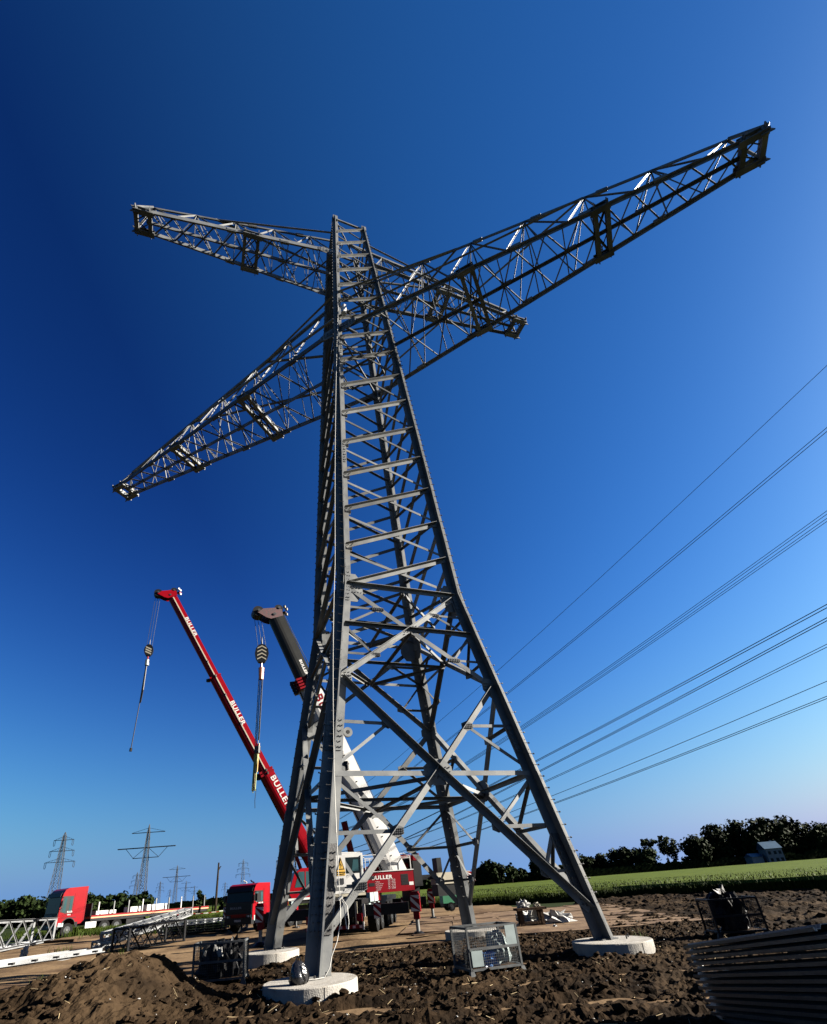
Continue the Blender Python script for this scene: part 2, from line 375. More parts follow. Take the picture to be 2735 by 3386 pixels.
LEGLEN=lambda z: .30-.13*min(1,max(0,(z-.3)/40))
legs=[]
splice=mat('tarnished_splice',(0.0135,0.0122,0.0114),.6,.1,.2,6,.2,30)
for i in range(4):
    b=TB()
    e=[]
    for (a,c) in FACES:
        if i in (a,c):
            o_=c if i==a else a; d=(lg(o_,.5)-lg(i,.5)); d.z=0; e.append((d.normalized(),fnorm(a,c)))
    zs=[.30,1.2,4.7,7.64,ZW,15,18.75,22.7,27.5,31.8,35.7,ZT]
    for za,zb in zip(zs[:-1],zs[1:]):
        L=LEGLEN(za); t=.022
        p0,p1=lg(i,za),lg(i,zb)
        (e1,_),(e2,_)=e
        for s1 in (1,-1):
            b.poly(p0,p1,e1,e1.cross(V((0,0,1))),[(0,-t),(s1*L,-t),(s1*L,t),(0,t)],steel)
            b.poly(p0,p1,e2,e2.cross(V((0,0,1))),[(0,-t),(s1*L,-t),(s1*L,t),(0,t)],steel)
    # base plate, splice plates with bolts
    b.box(lg(i,.335),(.5,.5,.03),steel,Matrix.Rotation(YL+PI/4,3,'Z'))
    for zc,hl in ((2.0,.95),(5.9,.55),(ZW,.7),(18.2,.5),(26,.5),(34,.4)):
        L=LEGLEN(zc)*.86
        for (ed,nn) in e:
            for s1 in (1,-1):
                A=ed*s1
                for sg in (1,):
                    off=nn*.034*sg
                    b.poly(lg(i,zc-hl)+off,lg(i,zc+hl)+off,A,nn,[(.03,-.012),(L,-.012),(L,.012),(.03,.012)],steel if (zc>3 or s1<0) else splice)
                    for k in range(int(hl*2/.16)):
                        z=zc-hl+.1+k*.16
                        for q in ((.35,.75) if k%2 else (.55,.9)):
                            hb(b,lg(i,z)+A*L*q+off+nn*.012,nn,.02,.032)
    lo=b.build('leg'); legs.append(lo)
# step bolts: the hundred that show largest as parts of their own
sb=MB(); sb.tube((0,0,0),(0,0,.17),.012,bolt_m,6); sb.tube((0,0,.15),(0,0,.175),.026,bolt_m,6); sb.tube((0,0,-.02),(0,0,0),.022,bolt_m,6)
proto=sb.build('step_bolt',legs[0]); cnt=0; rest=[TB() for _ in range(4)]
spots=[]
for i in range(4):
    for (a,c) in FACES:
        if i not in (a,c): continue
        o_=c if i==a else a; d=(lg(o_,.5)-lg(i,.5)); d.z=0; d.normalize()
        if i==0 or (i==3 and (a,c)==(3,2)) or (i==2 and (a,c)==(3,2)) or (i==1 and (a,c)==(1,2)):
            z=2.6 if i==0 else 1.4
            k=0
            while z<39.5:
                sd_=-1 if i in(0,3) else 1
                p=lg(i,z)-d*LEGLEN(z)*.95
                if i==2: p=lg(i,z)+d*LEGLEN(z)*.9
                n_=fnorm(a,c) if i!=2 else -fnorm(a,c)
                if i==0 and (a,c)==(0,3): n_=(fnorm(a,c)-d*.6).normalized()
                spots.append((p.length+ (0 if i==0 else 6),i,p,n_)); z+=.35; k+=1
spots.sort(key=lambda q:q[0])
for k,(dd,i,p,n_) in enumerate(spots):
    if k<100:
        o=proto if k==0 else proto.copy()
        if k: col.objects.link(o)
        o.parent=legs[i]; o.location=p-TO; o.rotation_mode='QUATERNION'; o.rotation_quaternion=n_.to_track_quat('Z','Y')
    else:
        rest[i].tube(p,p+n_*.17,.013,bolt_m,5); rest[i].tube(p+n_*.15,p+n_*.18,.026,bolt_m,5)
for i in range(4):
    if rest[i].v: tag(rest[i].build('step_bolt',legs[i]),kind='stuff')
# bracing. the big members of the lower body are parts of their own
nbr=[0]
def brace(p0,p1,wd,n_,off=0.,flip=1,bolts=True,mb=None):
    b=mb or TB(); n_=V(n_); p0=V(p0)+n_*off; p1=V(p1)+n_*off
    b.ang(p0,p1,wd,steel,n_,.014,flip)
    if bolts:
        d=(p1-p0).normalized(); A=d.cross(n_)
        for q,s in ((p0,1),(p1,-1)):
            for k in range(3): hb(b,q+d*s*(.12+.1*k)+A*wd*(.18 if k%2 else -.18)+n_*.014,n_)
    if mb is None: nbr[0]+=1; return b.build('brace')
def onleg(i,j,z,ins=.1):
    d=(lg(j,z)-lg(i,z)); d.z=0; return lg(i,z)+d.normalized()*ins
rest_b=TB()
def gusset(c,n_,rx,rz,ax,seg=8,mt=None,rot=0.):
    b=TB(); n_=V(n_); ax=V(ax); up=V((0,0,1)); pts=[]
    for k in range(seg):
        a=2*PI*(k+.5)/seg+rot; pts.append((rx*math.cos(a),rz*math.sin(a)))
    b.poly(V(c)-n_*.012,V(c)+n_*.012,ax,up,pts,mt or steel)
    for k in range(7):
        for s in (-.32,0,.32): hb(b,V(c)+ax*rx*(-.75+.25*k)+up*rz*s+n_*.012,n_,.022,.03)
    return b.build('gusset_plate')
for fi,(i,j) in enumerate(FACES):
    n_=fnorm(i,j); ax=(lg(j,5)-lg(i,5)); ax.z=0; ax.normalize()
    mid=lambda z:(lg(i,z)+lg(j,z))/2
    # lower cross: nodes at 7.64, crossing 4.77, feet .95
    zt,zc,zb=7.64,4.77,1.0
    for a,c in ((i,j),(j,i)):
        off=.05 if a==i else -.02
        brace(onleg(a,c,zt),mid(zc),.19,n_,off); brace(mid(zc),onleg(c,a,zb),.19,n_,off)
        # redundants
        X=mid(zc); T=onleg(a,c,zt); F=onleg(a,c,zb)
        N=T.lerp(X,.5); brace(onleg(a,c,N.z+.04),N,.10,-n_,.0); brace(onleg(a,c,4.9),N,.09,-n_,.02)
        N1=X.lerp(F,.42); N2=X.lerp(F,.74)
        brace(onleg(a,c,N1.z),N1,.10,-n_,.0); brace(onleg(a,c,4.55),N1,.09,-n_,.02)
        brace(onleg(a,c,N1.z-.15),N2,.08,-n_,.02); brace(onleg(a,c,N2.z),N2,.08,-n_,.0)
        for q in (N,N1,N2): gusset(q,n_,.22,.16,ax,6)
    brace(onleg(i,j,4.70),mid(4.70),.14,-n_,-.04); brace(mid(4.70),onleg(j,i,4.70),.14,-n_,-.04)
    gusset(mid(4.74)+n_*.02,n_,.48,.40,ax)
    # upper cross: 11.45 -> 7.64, crossing 9.75
    zt,zc,zb=11.25,9.72,7.70
    for a,c in ((i,j),(j,i)):
        off=.05 if a==i else -.02
        m_=-n_ if a==i else n_; off=.0 if a==i else .02
        brace(onleg(a,c,zt,.3),mid(zc),.16,m_,off); brace(mid(zc),onleg(c,a,zb),.16,m_,off)
        X=mid(zc); T=onleg(a,c,zt); F=onleg(a,c,zb)
        for q in (T.lerp(X,.5),X.lerp(F,.55)):
            brace(onleg(a,c,q.z),q,.08,-n_,.0,mb=rest_b); brace(onleg(a,c,zc),q,.08,-n_,.02,mb=rest_b)
            gusset(q,n_,.26,.12,ax,6)
    brace(onleg(i,j,9.72),onleg(j,i,9.72),.12,n_,.03)
    brace(onleg(i,j,ZW),onleg(j,i,ZW),.15,n_,.02)
    gusset(onleg(i,j,ZW-.1,.30),n_,.42,.62,ax); gusset(onleg(j,i,ZW-.1,.30),n_,.42,.62,ax)
    gusset(onleg(i,j,7.66,.22),n_,.26,.3,ax); gusset(onleg(j,i,7.66,.22),n_,.26,.3,ax)
# plan bracing
for z in (4.66,9.68,ZW-.06,27.45,35.65):
    ms=[(lg(i,z)+lg(j,z))/2 for i,j in ((0,3),(3,2),(2,1),(1,0))]
    for k in range(4): brace(ms[k],ms[(k+1)%4],.12 if z<12 else .08,(0,0,-1),bolts=False,mb=None if z<5 else rest_b)
    if z<12:
        brace(ms[0],ms[2],.10,(0,0,-1),.05,bolts=False,mb=rest_b); brace(ms[1],ms[3],.10,(0,0,-1),.08,bolts=False,mb=rest_b)
    else:
        rest_b.beam(lg(0,z),lg(2,z),.09,.09,steel); rest_b.beam(lg(1,z),lg(3,z),.09,.09,steel)
LV=[11.40,13.15,14.98,16.86,18.78,20.75,22.72,24.72,26.7,28.5,30.2,31.85,33.5,35.15,36.78,38.4,39.95]
for fi,(i,j) in enumerate(FACES):
    n_=fnorm(i,j)
    a,c=(i,j) if fi in(0,) else (j,i)
    if fi==1: a,c=1,0
    if fi==2: a,c=1,2
    if fi==3: a,c=2,3
    ax=(lg(c,5)-lg(a,5)); ax.z=0; ax.normalize()
    for k,(z0,z1) in enumerate(zip(LV[:-1],LV[1:])):
        wd=.17-.004*k
        brace(onleg(a,c,z0),onleg(c,a,z1),wd,n_,.05,mb=None if (k<6 and fi in(0,) ) or (k<3) else rest_b)
        brace(onleg(a,c,z1-.25),onleg(c,a,z0+.25),wd*.62,-n_,-.0,mb=None if (k<4 and fi==0) else rest_b)
        if k<9: gusset(onleg(a,c,z0-.02,.22),n_,.16,.2,ax,4,rot=PI/4*0)
tag(rest_b.build('brace'),kind='stuff')
# tower head
b=TB()
for k in range(4):
    i,j=((0,3),(3,2),(2,1),(1,0))[k]; b.beam(lg(i,40.3),lg(j,40.3),.1,.1,steel)
    b.box(lg(i,40.2),(.3,.3,.45),steel,Matrix.Rotation(YL+PI/4,3,'Z'))
b.beam(lg(0,40.35),lg(2,40.35),.08,.08,steel); b.tube(lg(0,40.2).lerp(lg(2,40.2),.35),lg(0,41.0).lerp(lg(2,41.0),.3),.03,steel)
b.build('head_frame')
# crossarms
def crossarm(name,yaw,sgn,z0,root,tip,aroot,zr,rs,beams,tipb,ccroot,ridge0,ribs):
    e=V((math.cos(yaw)*sgn,math.sin(yaw)*sgn,0)); n_=V((-math.sin(yaw),math.cos(yaw),0))
    P=lambda a,w_,z:V((TC.x,TC.y,0))+e*a+n_*w_+V((0,0,z))
    wf=lambda a: root+(tip-root)*(a-aroot)/(tipb-aroot)
    rz=lambda a: zr-rs*a
    body=TB(); main=body
    # web: crosses in the bottom plane, centred on the middle chord
    a=ccroot; prev=None; nodes=[]
    while a<tipb-.5:
        pit=1.85 if a<beams[0][0]-1 else (1.45 if a<beams[-1][0]-1 else 1.08)
        nb=min(a+pit,tipb); nodes.append((a,nb)); a=nb
    for a0,a1 in nodes:
        for s in (1,-1):
            body.ang(P(a0,wf(a0)*s,z0),P(a1,-wf(a1)*s,z0),.065,steel,(0,0,-1),.01)
        am=(a0+a1)/2
        if a1-a0>1.3: body.ang(P(am,wf(am),z0),P(am,-wf(am),z0),.05,steel,(0,0,-1),.01)
    # side webs up to the ridge and hangers inside
    ra=[ridge0+k*(tipb-ridge0)/ribs for k in range(ribs+1)]
    for k,(a0,a1) in enumerate(zip(ra[:-1],ra[1:])):
        am=(a0+a1)/2
        for s in (1,-1):
            body.ang(P(a0,0,rz(a0)),P(am,wf(am)*s,z0),.06,steel,n_*s,.01); body.ang(P(am,wf(am)*s,z0),P(a1,0,rz(a1)),.06,steel,n_*s,.01)
            if k<ribs-1: body.ang(P(a1,0,rz(a1)),P(a1,wf(a1)*s,z0),.05,steel,n_*s,.01)
        body.ang(P(am,0,z0),P(a1,0,rz(a1)),.05,steel,n_,.01)
    web=body.build(name)
    def ch(p0,p1,wd):
        b=TB(); b.ang(p0,p1,wd,steel,(0,0,1),.016); b.ang(p0,p1,wd,steel,(0,0,-1),.016,-1)
        d=(V(p1)-V(p0)); L=d.length
        for q in range(1,int(L/3)):                       # splice packs
            c_=V(p0)+d*(q*3/L); b.beam(c_-d/L*.25,c_+d/L*.25,wd*1.25,wd*1.1,steel)
        return b.build('chord',web)
    for s in (1,-1): ch(P(aroot,root*s,z0),P(tipb+.2,wf(tipb)*s,z0),.15)
    ch(P(ccroot,0,z0),P(tipb+.2,0,z0),.12)
    ch(P(ridge0,0,rz(ridge0)),P(tipb,0,max(rz(tipb),z0+.5)),.12)
    if name=='lower_crossarm':
        for li,s in ((0,-1),(2,1)):
            w1=TB(); w1.ang(lg(li,31.2),P(beams[0][0]+.1,0,rz(beams[0][0])),.11,steel,(0,0,1)); w1.build('stay',web)
            w1=TB(); w1.ang(lg(li,28.7),P(beams[-1][0]+.2,0,rz(beams[-1][0])),.10,steel,(0,0,1)); w1.build('stay',web)
            gusset(lg(li,27.5)+e*.4,n_*s,.7,.34,e)
    else:
        for s in (1,-1):
            li={(1,-1):3,(1,1):2,(-1,-1):0,(-1,1):1}[(int(sgn),s)]
            w1=TB(); w1.ang(lg(li,38.3),P(8.2,0,rz(8.2)),.10,steel,(0,0,1)); w1.build('stay',web)
            gusset(lg(li,35.72)+e*.35,n_*s,.75,.34,e)
            body2=TB(); 
            for q in range(5):
                a_=aroot+.5+q*.75; body2.ang(P(a_,wf(a_)*s,z0),P(a_+.35,wf(a_)*s*.5,z0+(rz(a_)-z0)*.5),.04,steel,n_,.008)
            body2.build('stay',web)
    # heavy cross beams that carry the insulators
    for (a0,a1) in list(beams)+[(tipb,tipb+.72)]:
        tipf=a0==tipb
        for aa in (a0,a1):
            b=TB(); wv=wf(aa)+.12 if not tipf else wf(tipb)+.1
            b.beam(P(aa,-wv,z0-.02),P(aa,wv,z0-.02),.10 if not tipf else .2,.24 if not tipf else .34,steel)
            b.beam(P(aa,-wv,z0+.12),P(aa,wv,z0+.12),.18,.02,steel); b.beam(P(aa,-wv,z0-.16),P(aa,wv,z0-.16),.18,.02,steel)
            for s in (1,-1): b.beam(P(aa,wv*s,z0-.02),P(aa,(wv+.16)*s,z0-.02),.04,.2,steel)
            b.build('cross_beam',web)
        b=TB(); wv=wf(a0)
        for s in (1,-1):
            b.beam(P(a0-.2,wv*s,z0-.18),P(a1+.12,wv*s,z0-.18),.26,.05,steel)
            b.beam(P(a0-.2,wv*s,z0+.14),P(a1+.1,wv*s,z0+.14),.22,.05,steel)
            b.ang(P(a0,wv*s,z0),P(a1,0,z0),.05,steel,(0,0,-1),.01); b.ang(P(a1,wv*s,z0),P(a0,0,z0),.05,steel,(0,0,-1),.01)
            if tipf: b.poly(P(a1,wv*s-.02,z0),P(a1,wv*s+.02,z0),e,V((0,0,1)),[(-.2,-.28),(.25,-.30),(.12,.0),(.28,.28),(-.2,.28)],steel)
        if tipf:
            for s in (1,-1): b.ang(P(a1,wv*s,z0+.15),P(tipb,0,max(rz(tipb),z0+.5)),.1,steel,(0,0,1))
        b.build('end_plate' if tipf else 'beam_plate',web)
s27=shalf(27.5)
for sg in (1,-1):
    crossarm('lower_crossarm',YL,sg,27.5,s27,.52,0.,34.45,.306,((6.4,6.95),(12.35,12.85)),17.95,s27,1.85,6)
s35=shalf(35.72)/2**.5
for sg in (1,-1):
    crossarm('upper_crossarm',YU,sg,35.72,s35,.5,s35,40.0,.225,((5.7,6.45),),11.55,s35,.2,5)
# lamp-like white knob and danger sign on the near leg
b=TB(); p=lg(0,2.32)+V((.40,-.03,0)); nn=fnorm(0,3)
ax=V((-nn.y,nn.x,0)).normalized(); up=V((.0,.18,.98)).normalized()
S=b; S.poly(p-nn*.008,p+nn*.008,ax,V((0,0,1)),[(-.115,-.34),(.115,-.34),(.115,.34),(-.115,.34)],white)
q=p+nn*.012; S.poly(q,q+nn*.004,ax,V((0,0,1)),[(-.1,-.1),(.1,-.1),(.1,.0),(0,.30),(-.1,.0)],yellow)
S.poly(q+nn*.004,q+nn*.008,ax,V((0,0,1)),[(-.085,.03),(.085,.03),(0,.28)],black)
S.poly(q+nn*.008,q+nn*.011,ax,V((0,0,1)),[(-.06,.045),(.06,.045),(0,.235)],yellow)
S.poly(q+nn*.011,q+nn*.014,ax,V((0,0,1)),[(.012,.19),(-.022,.12),(0,.125),(-.008,.055),(.024,.135),(.002,.13)],black)
sign=S.build('warning_sign')
for k,(tx,sz,zz) in enumerate((('Hochspannung',.030,-.035),('Lebensgefahr',.030,-.075))):
    text(tx,sz,q+nn*.008-TO-ax*.09+V((0,0,zz)),ax,(0,0,1),black,sign)
b=TB()
for k in range(3):
    b.poly(q+ax*(-.06+.05*k)+V((0,0,-.3)),q+nn*.004+ax*(-.06+.05*k)+V((0,0,-.3)),ax,V((0,0,1)),[(-.02,0),(.02,.02),(.02,.13),(-.01,.15),(-.03,.08)],bolt_m)
b.build('pictogram',sign)
b=TB(); b.tube(lg(0,28.6)+V((.35,-.2,0)),lg(0,29.3)+V((.38,-.2,0)),.14,white,10); b.build('marker_light')
# small plates on the leg
b=TB(); c=lg(0,2.0)+ax*.36; b.box(c,(.3,.02,.2),steel,Matrix.Rotation(YU,3,'Z')); b.build('bracket')
# rope hanging from the tower
b=MB(); P0=V((-.88,12.52,.0))
pts=[]
for k in range(41):
    t=k/40; z=1.75+(29-1.75)*t
    q=lg(0,z); pts.append(V((-1.0+ (q.x+.10+1.0)*(t**.75),12.46+(q.y-.42-12.46)*(t**.8),z)))
b.path(pts,.010,ropem,5)
low=[V((-1.0,12.46,1.75)),V((-1.01,12.44,1.3)),V((-1.1,12.4,.95)),V((-1.22,12.38,.7)),V((-1.27,12.36,.5)),V((-1.38,12.32,.345)),V((-1.55,12.25,.335)),V((-1.75,12.22,.335))]
b.path(low,.011,ropem,5)
lp=[V((-1.0,12.46,1.75)),V((-.93,12.42,1.66)),V((-.90,12.42,1.35)),V((-.88,12.42,1.18)),V((-.85,12.42,1.16)),V((-.83,12.42,1.3)),V((-.85,12.42,1.6)),V((-.98,12.45,1.78))]
b.path(lp,.010,ropem,5); b.tube((-1.03,12.44,1.72),(-.95,12.46,1.79),.035,ropem,6)
tag(b.build('hanging_rope'),'thin white rope hanging down the near tower leg with a looped end','rope')
# bag
b=MB(); n=18; prof=[(.0,0),(.15,.0),(.185,.06),(.175,.16),(.15,.26),(.11,.34),(.06,.385),(.0,.40)]
vs=[];
for r_,z in prof:
    for k in range(n):
        a=2*PI*k/n; rr=r_*(1+.12*math.sin(3*a+z*9)+.06*math.sin(7*a)); vs.append((rr*math.cos(a)*1.05,rr*math.sin(a)*.8,z))
fs=[(a*n+k,a*n+(k+1)%n,(a+1)*n+(k+1)%n,(a+1)*n+k) for a in range(len(prof)-1) for k in range(n)]
b.add(vs,fs,black); bagm=mat('glossy_black_cloth',(0.00506,0.00506,0.0059),.25,0,.2,6,.5,12)
r_=empty('bag',(-1.84,11.88,.322),.2,'black cloth bag standing on the nearest round concrete footing','bag')
b.mats=[bagm]; b.build('bag_body',r_,smooth=True)
b=MB(); b.path([V((.08,-.1,.33)),V((.17,-.13,.25)),V((.2,-.12,.12)),V((.17,-.1,.03))],.012,bagm); b.path([V((-.05,0,.38)),V((-.03,0,.45)),V((.03,0,.45)),V((.05,0,.38))],.012,bagm); b.build('strap',r_)
# ------------------------------------------------ vehicles
def wheel(parent,c,r,wd,ax,name='wheel',rim=None):
    b=MB(); c=V(c); ax=V(ax).normalized(); b.tube(c-ax*wd/2,c+ax*wd/2,r,rubber,20)
    for k in range(20):
        a=2*PI*k/20; d,A,B=b.frame(c,c+ax,(0,0,1)); q=c+(A*math.cos(a)+B*math.sin(a))*r
        b.beam(q-ax*wd*.45,q+ax*wd*.45,.05,.03,rubber,up=(q-c))
    t=b.build(name,parent)
    b=MB(); b.tube(c-ax*(wd/2+.01),c+ax*(wd/2+.01),r*.55,rim or steel_far,14); b.tube(c-ax*(wd/2+.04),c+ax*(wd/2+.04),r*.2,bolt_m,8)
    for k in range(8):
        a=2*PI*k/8; q=c+(A*math.cos(a)+B*math.sin(a))*r*.36; b.tube(q-ax*(wd/2+.03),q+ax*(wd/2+.03),.022,bolt_m,5)
    b.build('rim',t); return t
X_,Y_,Z_=V((1,0,0)),V((0,1,0)),V((0,0,1))
def stripes(parent,o,X,Y,wx,hy,nz,name='warning_panel'):
    b=MB(); o=V(o); X=V(X).normalized();Y=V(Y).normalized();Z=X.cross(Y)
    b.ext([(0,0),(wx,0),(wx,hy),(0,hy)],o,X,Y,Z,0,.012,darkred)
    k=0; st=wx*.55
    y=-wx
    while y<hy:
        pts=[(0,y+wx),(wx,y),(wx,y+st*.8),(0,y+wx+st*.8)]
        pts=[(px,min(max(py,0),hy)) for px,py in pts]
        if max(p[1] for p in pts)-min(p[1] for p in pts)>.02: b.ext(pts,o+Z*.013,X,Y,Z,0,.004,white)
        y+=st*2
    return b.build(name,parent)
def cab_truck(root,L,W,z0,H,sleeper,frontdark,rimz=.5):
    # x forward, y left, front bumper at x=0, body goes to -x
    hw=W/2
    prof=[(-.02,z0),(.0,z0+.35),(-.03,z0+1.0),(-.11,z0+H*.74),(-.20,z0+H*.86),(-.34,z0+H*.95),(-.62,z0+H),(-L,z0+H*(1.0 if not sleeper else 1.03)),(-L,z0+.35),(-L+.25,z0+.1),(-1.55,z0+.1)]
    wx=-1.0; arch=[(wx-.58+.58*(1-math.cos(PI*k/8)),z0+.02+.55*math.sin(PI*k/8)) for k in range(1,8)]
    prof=prof[:-1]+[(wx-.6,z0+.05)]+arch+[(wx+.6,z0+.02)]
    b=MB(); b.ext(prof,(0,0,0),X_,Z_,Y_,-hw,hw,red); body=b.build('cab',root)
    b=MB()                                                    # dark front: grille and mask
    b.poly((.02,0,z0+.35),(.0,0,z0+1.02),Y_,X_,[(-hw*.97,0),(hw*.97,0),(hw*.97,.03),(-hw*.97,.03)],black)
    for k in range(5): b.beam((.045-.012*k,-hw*.8,z0+.42+k*.12),(.045-.012*k,hw*.8,z0+.42+k*.12),.02,.03,dark_steel)
    b.build('grille',body)
    b=MB(); b.poly((-.015,0,z0+1.04),(-.12,0,z0+H*.78),Y_,X_,[(-hw*.95,0),(hw*.95,0),(hw*.95,.02),(-hw*.95,.02)],glass)
    b.build('windscreen',body)
    b=MB(); b.beam((-.12,-hw*.8,z0+1.12),(-.05,hw*.1,z0+1.3),.01,.015,black); b.beam((-.12,0,z0+1.12),(-.05,hw*.8,z0+1.3),.01,.015,black); b.build('wiper',body)
    b=MB(); b.poly((.03,0,z0+H*.77),(-.06,0,z0+H*.88),Y_,X_,[(-hw*.98,0),(hw*.98,0),(hw*.98,.03),(-hw*.98,.03)],black); b.build('sun_visor',body)
    for s in (1,-1):
        b=MB()
        for k in range(10):
            a0,a1_=PI*k/10,PI*(k+1)/10; b.beam((wx-.60*math.cos(a0),s*(hw-.02),z0+.02+.57*math.sin(a0)),(wx-.60*math.cos(a1_),s*(hw-.02),z0+.02+.57*math.sin(a1_)),.10,.05,black)
        b.build('wheel_arch',body)
        b=MB(); b.beam((-1.22,s*(hw+.006),z0+.75),(-1.22,s*(hw+.006),z0+H*.84),.012,.02,darkred,up=X_); b.beam((-.30,s*(hw+.004),z0+.9),(-L,s*(hw+.004),z0+.98),.012,.03,darkred); b.b2((-L+.02,min(s*hw,s*(hw+.01)),z0+.3),(-L+.1,max(s*hw,s*(hw+.01)),z0+H*.9),darkred); b.build('side_seam_shade',body)  # deep red door seam and rear strip, plus a painted shading line lengthwise
        b=MB(); y=s*(hw+.005); pf=[(-.10,z0+1.12),(-.20,z0+H*.78),(-1.15,z0+H*.78),(-1.15,z0+1.0),(-.6,z0+.95)]
        b.ext(pf,(0,y,0),X_,Z_,Y_,-.006,.006,black)
        pf2=[(-.30,z0+1.12),(-.36,z0+H*.74),(-.58,z0+H*.74),(-.58,z0+1.05)]; b.ext(pf2,(0,y+s*.008,0),X_,Z_,Y_,-.004,.004,glassb)
        pf2=[(-.86,z0+1.05),(-.86,z0+H*.74),(-1.08,z0+H*.74),(-1.08,z0+1.05)]; b.ext(pf2,(0,y+s*.008,0),X_,Z_,Y_,-.004,.004,glassb)
        b.build('side_window',body)
        b=MB(); b.box((-1.2,s*(hw+.02),z0+.95),(.16,.03,.04),black); b.build('handle',body)
        b=MB(); b.box((-.15,s*(hw+.2),z0+H*.60),(.12,.18,.42),black); b.beam((-.2,s*hw,z0+H*.76),(-.15,s*(hw+.18),z0+H*.74),.03,.03,black); b.beam((-.2,s*hw,z0+H*.45),(-.15,s*(hw+.18),z0+H*.47),.03,.03,black); b.build('mirror',body)
        b=MB(); b.box((.03,s*hw*.76,z0+.22),(.06,.38,.16),glassb); b.box((.035,s*hw*.76,z0+.22),(.07,.12,.1),white); b.build('headlight',body)
        b=MB(); b.box((-1.0,s*(hw-.02),z0+.62),(1.25,.05,.05),dark_steel); b.box((-.36,s*(hw+.0),z0+.1),(.45,.06,.3),grillem); b.box((-1.72,s*(hw),z0+.05),(.18,.06,.4),dark_steel); b.build('step',body)
        for xx in (wx,): wheel(root,(xx,s*(hw-.16),rimz),rimz,.3,Y_)
    b=MB(); b.box((-.06,0,z0-.05),(.3,W*.99,.38),black); b.box((.10,0,z0-.02),(.02,.5,.11),white); b.box((.112,0,z0-.02),(.004,.44,.07),greytext); b.build('bumper',root)
    b=MB(); b.b2((-L-.1,-hw*.3,z0-.1),(-L-6.5,hw*.3,z0+.15),dark_steel); b.build('chassis',root)
    return body
grillem=mat('silver_plastic',(0.105,0.126,0.126),.5,.1,.1,5,spec=.2)
# --- crane one: red lorry-mounted telescopic crane, cab turned towards the viewer's left
hd=math.atan2(-2.1,-.9)                                   # heading of the carrier
c1=empty('mobile_crane',(-9.75,37.6,0),hd,'red lorry-mounted crane with black cab front, its long thin red boom raised leftwards','crane')
def cc(p): # world -> local of crane one
    p=V(p)-V((-9.75,37.6,0)); return V((p.x*math.cos(hd)+p.y*math.sin(hd),-p.x*math.sin(hd)+p.y*math.cos(hd),p.z))
body=cab_truck(c1,1.95,2.2,.72,2.15,False,True,.50)
text('BULLER',.17,(.060,-.68,1.38),(0,1,0),(-.05,0,1),greytext,body,sx=1.5,bold=.004)
text('BULLER',.15,(-.62,1.115,1.60),(-1,0,0),(0,0,1),white,body,sx=.95,bold=.004)
for k in range(3): text('////'if k<0 else 'EINE IDEE',.085,(-.62,1.115,1.48-.1*k),(-1,0,0),(0,0,1),pinktext,body,sx=.9)
b=MB(); b.tube((-1.2,1.10,1.50),(-1.2,1.125,1.50),.075,black,12); b.build('fuel_cap',body)
for s in (-.35,-.8):
    b=MB(); b.path([V((s,.6,2.9)),V((s+.08,.45,2.97)),V((s,.3,3.06))] if s<-.5 else [V((s,.3,2.9)),V((s-.1,.15,2.98)),V((s-.05,.0,3.06))],.045,white if s>-.5 else black); b.build('horn',body)
for xx in (-4.6,-5.8):
    for s in (1,-1): wheel(c1,(xx,s*.95,.5),.5,.32,Y_)
for xx in (-2.35,):
    b=MB(); b.box((xx,0,.95),(.3,5.8,.28),black); b.build('outrigger_beam',c1)
    for s in (1,-1):
        b=MB(); b.box((xx,s*2.95,1.15),(.26,.2,.9),darkred); b.tube((xx,s*2.95,.7),(xx,s*2.95,.08),.06,steel,10); b.tube((xx,s*2.95,.08),(xx,s*2.95,0),.24,dark_steel,12,.28); o_=b.build('outrigger_jack',c1)
        stripes(o_,(xx+.14,s*2.95-.14,.75),(0,1,0),(0,0,1),.28,.75,1)
b=MB(); b.b2((-2.1,-1.1,.95),(-7.6,1.1,1.25),dark_steel); b.b2((-2.4,-1.05,1.25),(-3.6,1.05,1.7),black)
for k in range(4): b.box((-3.0-k*.9,1.12,1.45),(.5,.1,.25),[white,darkred,grillem,red][k])
b.build('deck',c1)
# superstructure of crane one (world directions, turned to azimuth 205)
def boomframe(P0,P1):
    d=(P1-P0).normalized(); side=V((-d.y,d.x,0)).normalized(); side=side if side.y<0 else -side
    up=side.cross(d); up=up if up.z>0 else -up
    return d,side,up
def boomseg(P0,P1,s0,s1,wd,h,mt,loc,root,name='boom_section',edge=None):
    d,side,up=boomframe(P0,P1); a=loc(P0+d*s0); c=loc(P0+d*s1); z=loc(P0)
    S=loc(P0+side)-z; U=loc(P0+up)-z
    b=MB(); hf=[(wd/2,h*.04),(wd*.485,-h*.12),(wd*.43,-h*.26),(wd*.33,-h*.38),(wd*.18,-h*.47)]; pr_=[(-wd/2,h*.5),(wd/2,h*.5)]+hf+[(0,-h*.5)]+[(-x_,y_) for x_,y_ in hf[::-1]]
    b.poly(a,c,S,U,pr_,mt)
    if edge:
        for yy in (h*.02,): b.beam(a+S*(wd/2+.012)+U*yy,c+S*(wd/2+.012)+U*yy,.03,.09,edge,up=U)  # strip paints the sunlit edge where side meets underside
    o=b.build(name,root); return o
B1a,B1b=V((-4.6,43.85,2.35)),V((-17.17,38.0,26.7))
L1=(B1b-B1a).length
d1,s1_,u1=boomframe(B1a,B1b)
boomseg(B1a,B1b,0,L1*.365,1.0,1.12,red,cc,c1)
bs2=boomseg(B1a,B1b,L1*.36,L1*.69,.82,.90,red,cc,c1,edge=cream)  # cream here is a painted highlight on the lower side edge
